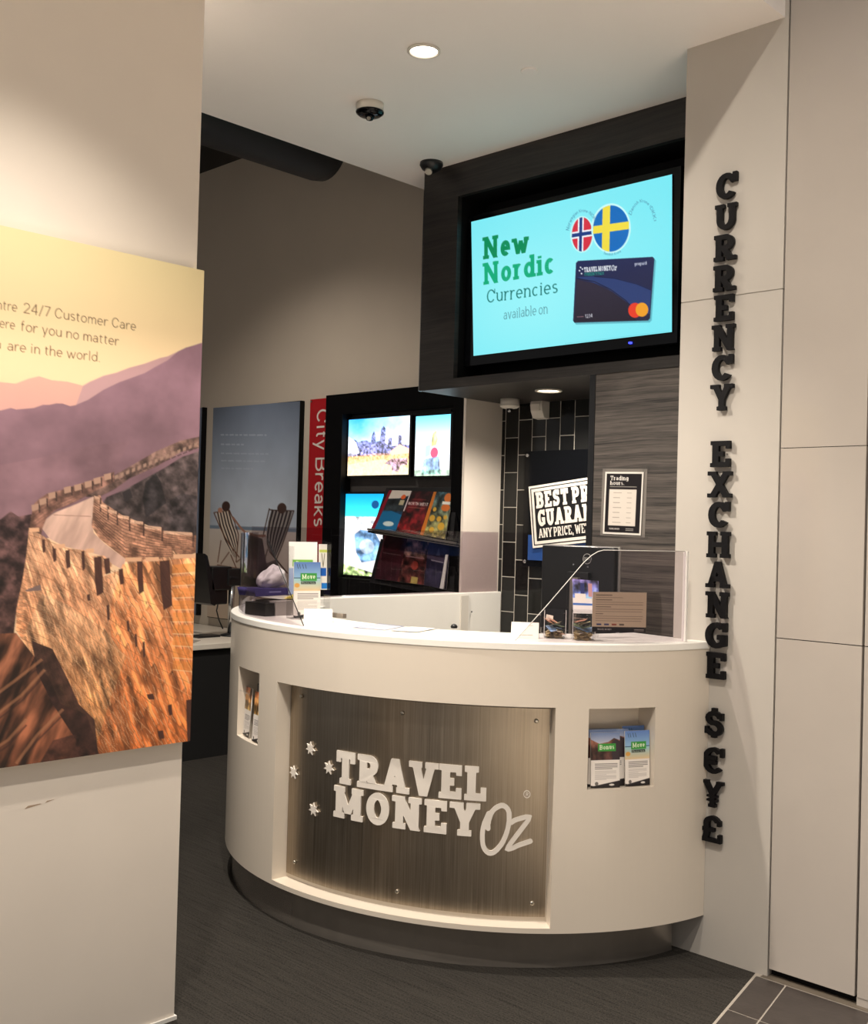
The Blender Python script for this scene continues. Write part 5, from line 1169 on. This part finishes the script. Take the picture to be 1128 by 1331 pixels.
# rocks and shadow at the lower left
gw.poly(Gp([(-450,1180),(60,1150),(130,1240),(190,1330),(230,1420),(330,1460),(380,1620),(370,1720),(-450,1760)]),(132,84,62),c2=(96,56,38),noise=(n3,.7))
gw.poly(Gp([(120,1180),(200,1210),(260,1330),(300,1420),(360,1480),(380,1680),(250,1700),(290,1560),(200,1420),(140,1300)]),(44,28,26),alpha=.85,noise=(n2,.5))
gw.poly(Gp([(120,1700),(200,1560),(300,1530),(360,1600),(380,1690)]),(60,36,30),alpha=.8,noise=(n2,.6))
for P in ([(-60,1420),(60,1330),(160,1250)],[(-60,1500),(80,1390),(170,1290)],[(60,1650),(140,1540),(240,1440)],[(-60,1620),(30,1560),(100,1480)]): gw.line(Gp(P),5,(176,122,88),alpha=.6); gw.line(Gp([(a,b_+22) for a,b_ in P]),3,(50,32,28),alpha=.6)
gw.poly(Gp([(95,985),(155,962),(158,985),(100,990)]),(120,100,96))
# writing
def gt(t,x0,y0,x1,y1,hh): gw.text(t,H4(x0,y0),H4(x1,y1),H4(x0+2,y0-hh),(84,64,46),wt=.08,serif=False,track=.10,xh=.68)
def H4(x,y):
    u,v=HG(x/4.178,360+y/4.178); return (ULEFT+u*(1-ULEFT),v)
gt('Centre',-96,184,90,208,58); gt('24/7 Customer Care',125,213,733,304,58)
gt('here',-37,291,78,306,56); gt('for you no matter',110,312,640,388,58)
gt('are in the world.',38,420,540,478,58); gt('you',-90,400,2,412,50)
gp=board('photo_wall_panel',gw,(-2.868,Y0,Z1),(-2.868,Y1,Z1),(-2.868,Y0,Z0),.03,M['print'],None,side=(206,190,150),nrm=(1,0,0))
tag(gp,'large photo panel of stone wall winding over hills with travel care text','poster')

# ---- desk and the screen on it, back left
dsk=empty('side_desk','pale laminate desk top behind counter at left, beneath the deck chair poster','desk',(-6.7,4.2,0))
MB().box(-7.9,-5.92,3.5,4.79,.715,.75).build('desk_top',M['desk'],dsk,.003)
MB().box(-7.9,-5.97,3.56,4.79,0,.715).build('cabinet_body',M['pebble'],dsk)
o=MB().slab([(-6.10,3.98,.7515),(-6.02,4.02,.7515),(-6.12,4.14,.7515),(-6.22,4.10,.7515)],(0,0,1),.003).build('notepad',plain('grey_pad',(150,140,130),.6)); tag(o,'small grey pad lying on the side desk','pad')
mn=empty('monitor','thin black monitor seen edge-on on chrome pole stand before deck chair poster','monitor',(-6.25,4.48,.75))
MB().slab([(-6.25,4.240,1.325),(-6.25,4.262,1.31),(-6.25,4.352,1.0),(-6.25,4.335,.965),(-6.25,4.30,.98)],(1,0,0),.42).build('screen_panel',M['blackplastic'],mn)
a=MB(); a.box(-6.42,-6.25,4.30,4.47,1.07,1.235).box(-6.36,-6.28,4.33,4.46,.97,1.08).box(-6.38,-6.24,4.43,4.56,1.10,1.22); a.tube([(-6.27,4.44,1.16),(-6.27,4.60,1.14),(-6.25,4.78,1.08)],[.035,.03,.025],10); a.build('mount_arm',M['blackplastic'],mn,.01)
MB().lathe([(.022,0),(.022,.44)],(-6.27,4.485,.76),(0,0,1),20).build('pole',M['chrome'],mn)
MB().lathe([(.075,0),(.07,.01),(.03,.02)],(-6.27,4.485,.75),(0,0,1),28).build('base',M['blackplastic'],mn)
MB().tube([(-6.30,4.40,1.0),(-6.28,4.37,.93),(-6.29,4.40,.86),(-6.30,4.44,.80)],.005,8).build('cable',M['blackplastic'],mn)
MB().tube([(-6.24,4.50,.79),(-6.22,4.62,.98),(-6.25,4.72,1.09)],.006,8).build('brace',M['chrome'],mn)
o=MB().box(-6.35,-6.24,4.20,4.38,.7505,.765).build('keyboard_tray',M['blackplastic']); tag(o,'small black wedge tray on the desk beside the monitor stand','tray')

# ---- pile behind the left screen: white bag, brochures
pb=MB().box(-3.80,-3.66,2.845,2.99,Zc,Zc+.062).build('paper_stack',plain('grey_box_card',(150,142,138),.6)); tag(pb,'grey paper stack under brochures behind the left acrylic screen','stack')
o=MB().box(-3.80,-3.66,2.79,2.838,Zc,Zc+.055).build('black_box',M['blackplastic']); tag(o,'small black box at left end of the counter behind screen','box')
pu=Canvas(120,30,(60,52,110)); pu.line([(.35,.5),(.65,.5)],4,(170,166,200))
o=empty('brochure_bundle','bundle of purple and yellow brochures lying behind the left acrylic screen','brochures',(-3.75,2.85,Zc+.063))
board('cover_edge',pu,(-3.70,2.76,Zc+.116),(-3.70,2.98,Zc+.112),(-3.70,2.77,Zc+.082),.12,M['print'],o,side=(70,62,116),nrm=(1,0,0),br=(-3.70,2.975,Zc+.086))
MB().add([Vector(p) for p in [(-3.70,2.79,Zc+.080),(-3.70,2.975,Zc+.084),(-3.70,2.975,Zc+.066),(-3.70,2.93,Zc+.063),(-3.81,2.79,Zc+.080),(-3.81,2.975,Zc+.084),(-3.81,2.975,Zc+.066),(-3.81,2.93,Zc+.063)]],[(0,1,2,3),(4,7,6,5),(0,4,5,1),(1,5,6,2),(2,6,7,3),(3,7,4,0)]).build('pages',M['cardwhite'],o)
MB().add([Vector(p) for p in [(-3.695,2.92,Zc+.070),(-3.695,2.985,Zc+.090),(-3.695,2.985,Zc+.064),(-3.75,2.92,Zc+.070),(-3.75,2.985,Zc+.090),(-3.75,2.985,Zc+.064)]],[(0,1,2),(3,5,4),(0,3,4,1),(1,4,5,2),(2,5,3,0)]).build('yellow_corner',plain('yellow_print',(226,206,90),.5),o)
bm=bmesh.new(); bmesh.ops.create_icosphere(bm,subdivisions=4,radius=1)
from mathutils import noise as mnz
for vv in bm.verts:
    p=vv.co.copy(); k=1+.18*mnz.noise(p*2.2)+.10*mnz.noise(p*5); hgt=(p.z+1)/2
    wdt=(1-hgt*.62)
    vv.co=Vector((p.x*.05*k*(.6+.4*wdt),p.y*.095*k*wdt+.02*hgt,(p.z*k+1)*.052))
me=bpy.data.meshes.new('plastic_bag'); bm.to_mesh(me); bm.free(); me.materials.append(M['bag'])
for p in me.polygons: p.use_smooth=True
o=bpy.data.objects.new('plastic_bag',me); C.objects.link(o); o.location=(-3.76,2.89,Zc+.108); tag(o,'crumpled whitish plastic bag on top of brochures behind left screen','bag')

# ---- fittings on ceilings
def downlight(x,y,z,r,label,mat='lamp'):
    t=empty('downlight',label,'ceiling light',(x,y,z),'recessed downlights')
    MB().lathe([(r*1.0,.0),(r*1.18,-.002),(r*1.2,-.008),(r*1.02,-.010),(r*.98,-.004)],(x,y,z),(0,0,1),40,caps=False).build('trim_ring',M['plasticwhite'],t)
    MB().lathe([(r*.97,-.003),(r*.7,-.0035),(r*.2,-.004)],(x,y,z),(0,0,1),40).build('lamp_lens',M[mat],t)
    return t
downlight(-2.969,2.951,ZC,.054,'round recessed downlight in white soffit above the counter')
downlight(-3.38,4.31,BZ0,.058,'round downlight under the dark bulkhead near the tiled wall','lamp2')
for x,y in ((-2.15,1.25),(-3.3,1.97),(-2.4,-.6)): downlight(x,y,ZC,.054,'recessed downlight in the white soffit nearer the shopfront')
o=MB().lathe([(.034,0),(.034,-.004),(.03,-.006)],(-2.778,3.364,ZC),(0,0,1),32).build('blank_cover',M['ceil']); tag(o,'small flat round white cover plate in soffit right of downlight','cover plate')
def dome(x,y,z,r,label,black=True,s=1.0):
    t=empty('dome_camera',label,'security camera',(x,y,z),'ceiling cameras')
    MB().lathe([(r,0),(r*1.0,-.032*s),(r*.96,-.042*s)],(x,y,z),(0,0,1),40).build('housing',M['plasticwhite'],t)
    MB().lathe([(r*1.04,-.040*s),(r*1.02,-.047*s),(r*.8,-.058*s),(r*.45,-.062*s)],(x,y,z),(0,0,1),40).build('dome_skirt',M['blackgloss'] if black else M['plasticwhite'],t)
    MB().lathe([(r*.36,-.060*s),(r*.34,-.068*s),(r*.22,-.080*s),(r*.05,-.084*s)],(x,y,z),(0,0,1),28).build('lens_bubble',M['blackgloss'],t)
    MB().lathe([(r*.14,0),(r*.14,.01)],(x+.008,y-.012,z-.074*s),(.5,-.6,-.6),16).build('lens',M['chrome'],t)
dome(-3.527,3.181,ZC,.060,'white dome security camera with black underside on the soffit',True,.9)
dome(-3.80,4.51,BZ0,.052,'small white dome camera under the dark bulkhead corner',False,.85)
sp_=empty('ceiling_speaker','small black dome fitting on soffit at the bulkhead corner','speaker',(-3.85,3.92,ZC))
MB().lathe([(.058,0),(.060,-.015),(.048,-.035),(.022,-.05)],(-3.852,3.905,ZC),(0,0,1),28).build('housing',M['blackplastic'],sp_)
MB().lathe([(.018,0),(.018,.018)],(-3.845,3.88,ZC-.045),(.3,-.4,-.8),16).build('lens',M['bolt'],sp_)
al=empty('motion_sensor','white wedge-shaped sensor high on the tiled wall beside dome camera','sensor',(-3.72,4.70,2.16))
pts=[(4.72,2.262),(4.655,2.262),(4.648,2.235),(4.655,2.20),(4.675,2.165),(4.72,2.160)]
v=[(-3.772,y,z) for y,z in pts]+[(-3.690,y,z) for y,z in pts]; n=len(pts)
MB().add(v,[tuple(range(n)),tuple(range(n,2*n))[::-1]]+[(i,(i+1)%n,(i+1)%n+n,i+n) for i in range(n)]).build('housing',M['plasticwhite'],al,.003)
MB().box(-3.760,-3.702,4.645,4.652,2.205,2.240).build('lens_window',M['letterwhite'],al)
du_=empty('ceiling_duct','round black ventilation duct under the dark upper ceiling at left','duct',(-4.8,3,3.4))
MB().lathe([(.185,0),(.19,.02),(.19,5.2),(.18,5.26),(.05,5.27)],(-4.75,-1.3,3.685),(0,1,0),40).build('duct_pipe',M['duct'],du_)
MB().box(-6.9,-4.3,2.9,3.3,4.0,4.29).build('duct_box',M['duct'],du_)

# ---- the upright lettering on the pillar
GL='black raised letters on the pillar'
spec=[('C',2.882,'topmost letter C of the word CURRENCY on the pillar'),('U',2.768,'black letter U under the topmost C on pillar'),('R',2.655,'upper letter R of the word CURRENCY on the pillar'),('R',2.542,'lower letter R of the word CURRENCY on the pillar'),('E',2.432,'black letter E in the word CURRENCY on pillar'),('N',2.322,'black letter N in the word CURRENCY on the pillar'),('C',2.211,'second letter C of the word CURRENCY, above the Y'),('Y',2.102,'black letter Y ending the word CURRENCY on pillar'),
('E',1.894,'first letter E of the word EXCHANGE on the pillar'),('X',1.782,'black letter X in the word EXCHANGE on pillar'),('C',1.671,'black letter C in the word EXCHANGE on pillar'),('H',1.561,'black letter H in the word EXCHANGE on pillar'),('A',1.451,'black letter A in the word EXCHANGE on pillar'),('N',1.340,'black letter N in the word EXCHANGE on pillar'),('G',1.229,'black letter G in the word EXCHANGE on pillar'),('E',1.118,'last letter E of the word EXCHANGE on the pillar'),
('$',.915,'black dollar sign below the word EXCHANGE'),('€',.772,'black euro sign below the dollar sign on pillar'),('¥',.650,'black yen sign above the pound sign on pillar'),('£',.523,'black pound sign, lowest symbol on the pillar')]
for ch,zt,lab in spec:
    h=.096 if ch not in '$' else .108; w={'X':.096,'H':.092,'N':.092,'U':.088,'R':.090,'A':.094,'Y':.092,'C':.084,'G':.086,'E':.078,'$':.072,'€':.084,'¥':.088,'£':.080}[ch]
    L,W=letters(ch,.19 if ch in '$€¥£' else .24,True,0)
    P=L[0][1]; xs_=[p[0] for q_ in P for p in q_]; ys_=[p[1] for q_ in P for p in q_]; x0,x1,y0,y1=min(xs_),max(xs_),min(ys_),max(ys_)
    cx=-2.005
    mb=MB(); solid_text(mb,P,lambda x,y,d:Vector((cx+((x-x0)/(x1-x0)-.5)*w, YP-.006-d, zt-h+(y-y0)/(y1-y0)*h)),.016,None)
    o=mb.build('wall_letter',M['letterblack']); tag(o,lab,'letter',GL)
    pr=MB(); 
    
    for q_ in (P[0],P[-1]):
        mx_,my_=sum(p[0] for p in q_)/len(q_),sum(p[1] for p in q_)/len(q_)
        pr.lathe([(.003,0),(.003,.01)],(cx+((mx_-x0)/(x1-x0)-.5)*w,YP-.008,zt-h+(my_-y0)/(y1-y0)*h),(0,1,0),8)
    pr.build('stand_off_pin',M['blackplastic'],o)

# ================================================================== light
def spot(x,y,z,e,ang,blend,col=(1,.86,.70),r=.04,target=None):
    l=bpy.data.lights.new('downlight_or_fill_beam','SPOT'); l.energy=e; l.spot_size=math.radians(ang); l.spot_blend=blend; l.color=col; l.shadow_soft_size=r
    o=bpy.data.objects.new('downlight_or_fill_beam',l); C.objects.link(o); o.location=(x,y,z)
    if target is not None: o.rotation_euler=(Vector(target)-Vector((x,y,z))).to_track_quat('-Z','Y').to_euler()
    return o
def area(x,y,z,sx,sy,e,col=(1,.9,.8),rot=(0,0,0)):
    l=bpy.data.lights.new('ceiling_panel_light','AREA'); l.shape='RECTANGLE'; l.size=sx; l.size_y=sy; l.energy=e; l.color=col
    o=bpy.data.objects.new('ceiling_panel_light',l); C.objects.link(o); o.location=(x,y,z); o.rotation_euler=rot; return o
WARM=(1,.905,.79)
spot(-2.969,2.951,ZC-.02,30,150,.6,WARM)
spot(-3.3,1.97,ZC-.02,330,130,.4,WARM,.025)
spot(-2.15,1.25,ZC-.02,165,100,.7,WARM)
spot(-3.38,4.31,BZ0-.02,50,150,.6,WARM,.03)
spot(-2.4,-.6,ZC-.02,50,140,.6,WARM)
spot(-5.6,3.3,4.2,440,120,1.0,WARM,.05)
spot(-.9,.9,4.55,420,110,.6,WARM,.05,target=(-2.6,1.9,.3))
for x,y in ((.7,.3),(.7,2.3),(2.4,1.3),(.9,-1.8)): spot(x,y,4.7,680,75,.5,WARM,.12)  # added unseen fill lamps: light the cream floor so it brightens the soffit
w=bpy.data.worlds.new('world'); bpy.context.scene.world=w; w.use_nodes=True; bg=w.node_tree.nodes['Background']; bg.inputs[0].default_value=(1.0,.95,.91,1); bg.inputs[1].default_value=.33

# ================================================================== camera
settle()
f_px=1407.6; yaw,pitch,roll=-.76746,.0137,.02724
fx_=Vector((math.sin(yaw)*math.cos(pitch),math.cos(yaw)*math.cos(pitch),math.sin(pitch))); r_=Vector((math.cos(yaw),-math.sin(yaw),0)); u_=r_.cross(fx_)
r2=r_*math.cos(roll)+u_*math.sin(roll); u2=-r_*math.sin(roll)+u_*math.cos(roll)
cam=bpy.data.cameras.new('camera'); co=bpy.data.objects.new('camera',cam); C.objects.link(co)
co.matrix_world=Matrix(((r2.x,u2.x,-fx_.x,0),(r2.y,u2.y,-fx_.y,0),(r2.z,u2.z,-fx_.z,1.55),(0,0,0,1)))
cam.sensor_fit='VERTICAL'; cam.sensor_height=24; cam.lens=24*f_px/1331; cam.clip_start=.05
sc=bpy.context.scene; sc.camera=co
sc.view_settings.view_transform='Standard'; sc.view_settings.look='None'; sc.view_settings.gamma=1; sc.view_settings.exposure=0; sc.view_settings.use_curve_mapping=False
sc.cycles.max_bounces=8; sc.cycles.transparent_max_bounces=16
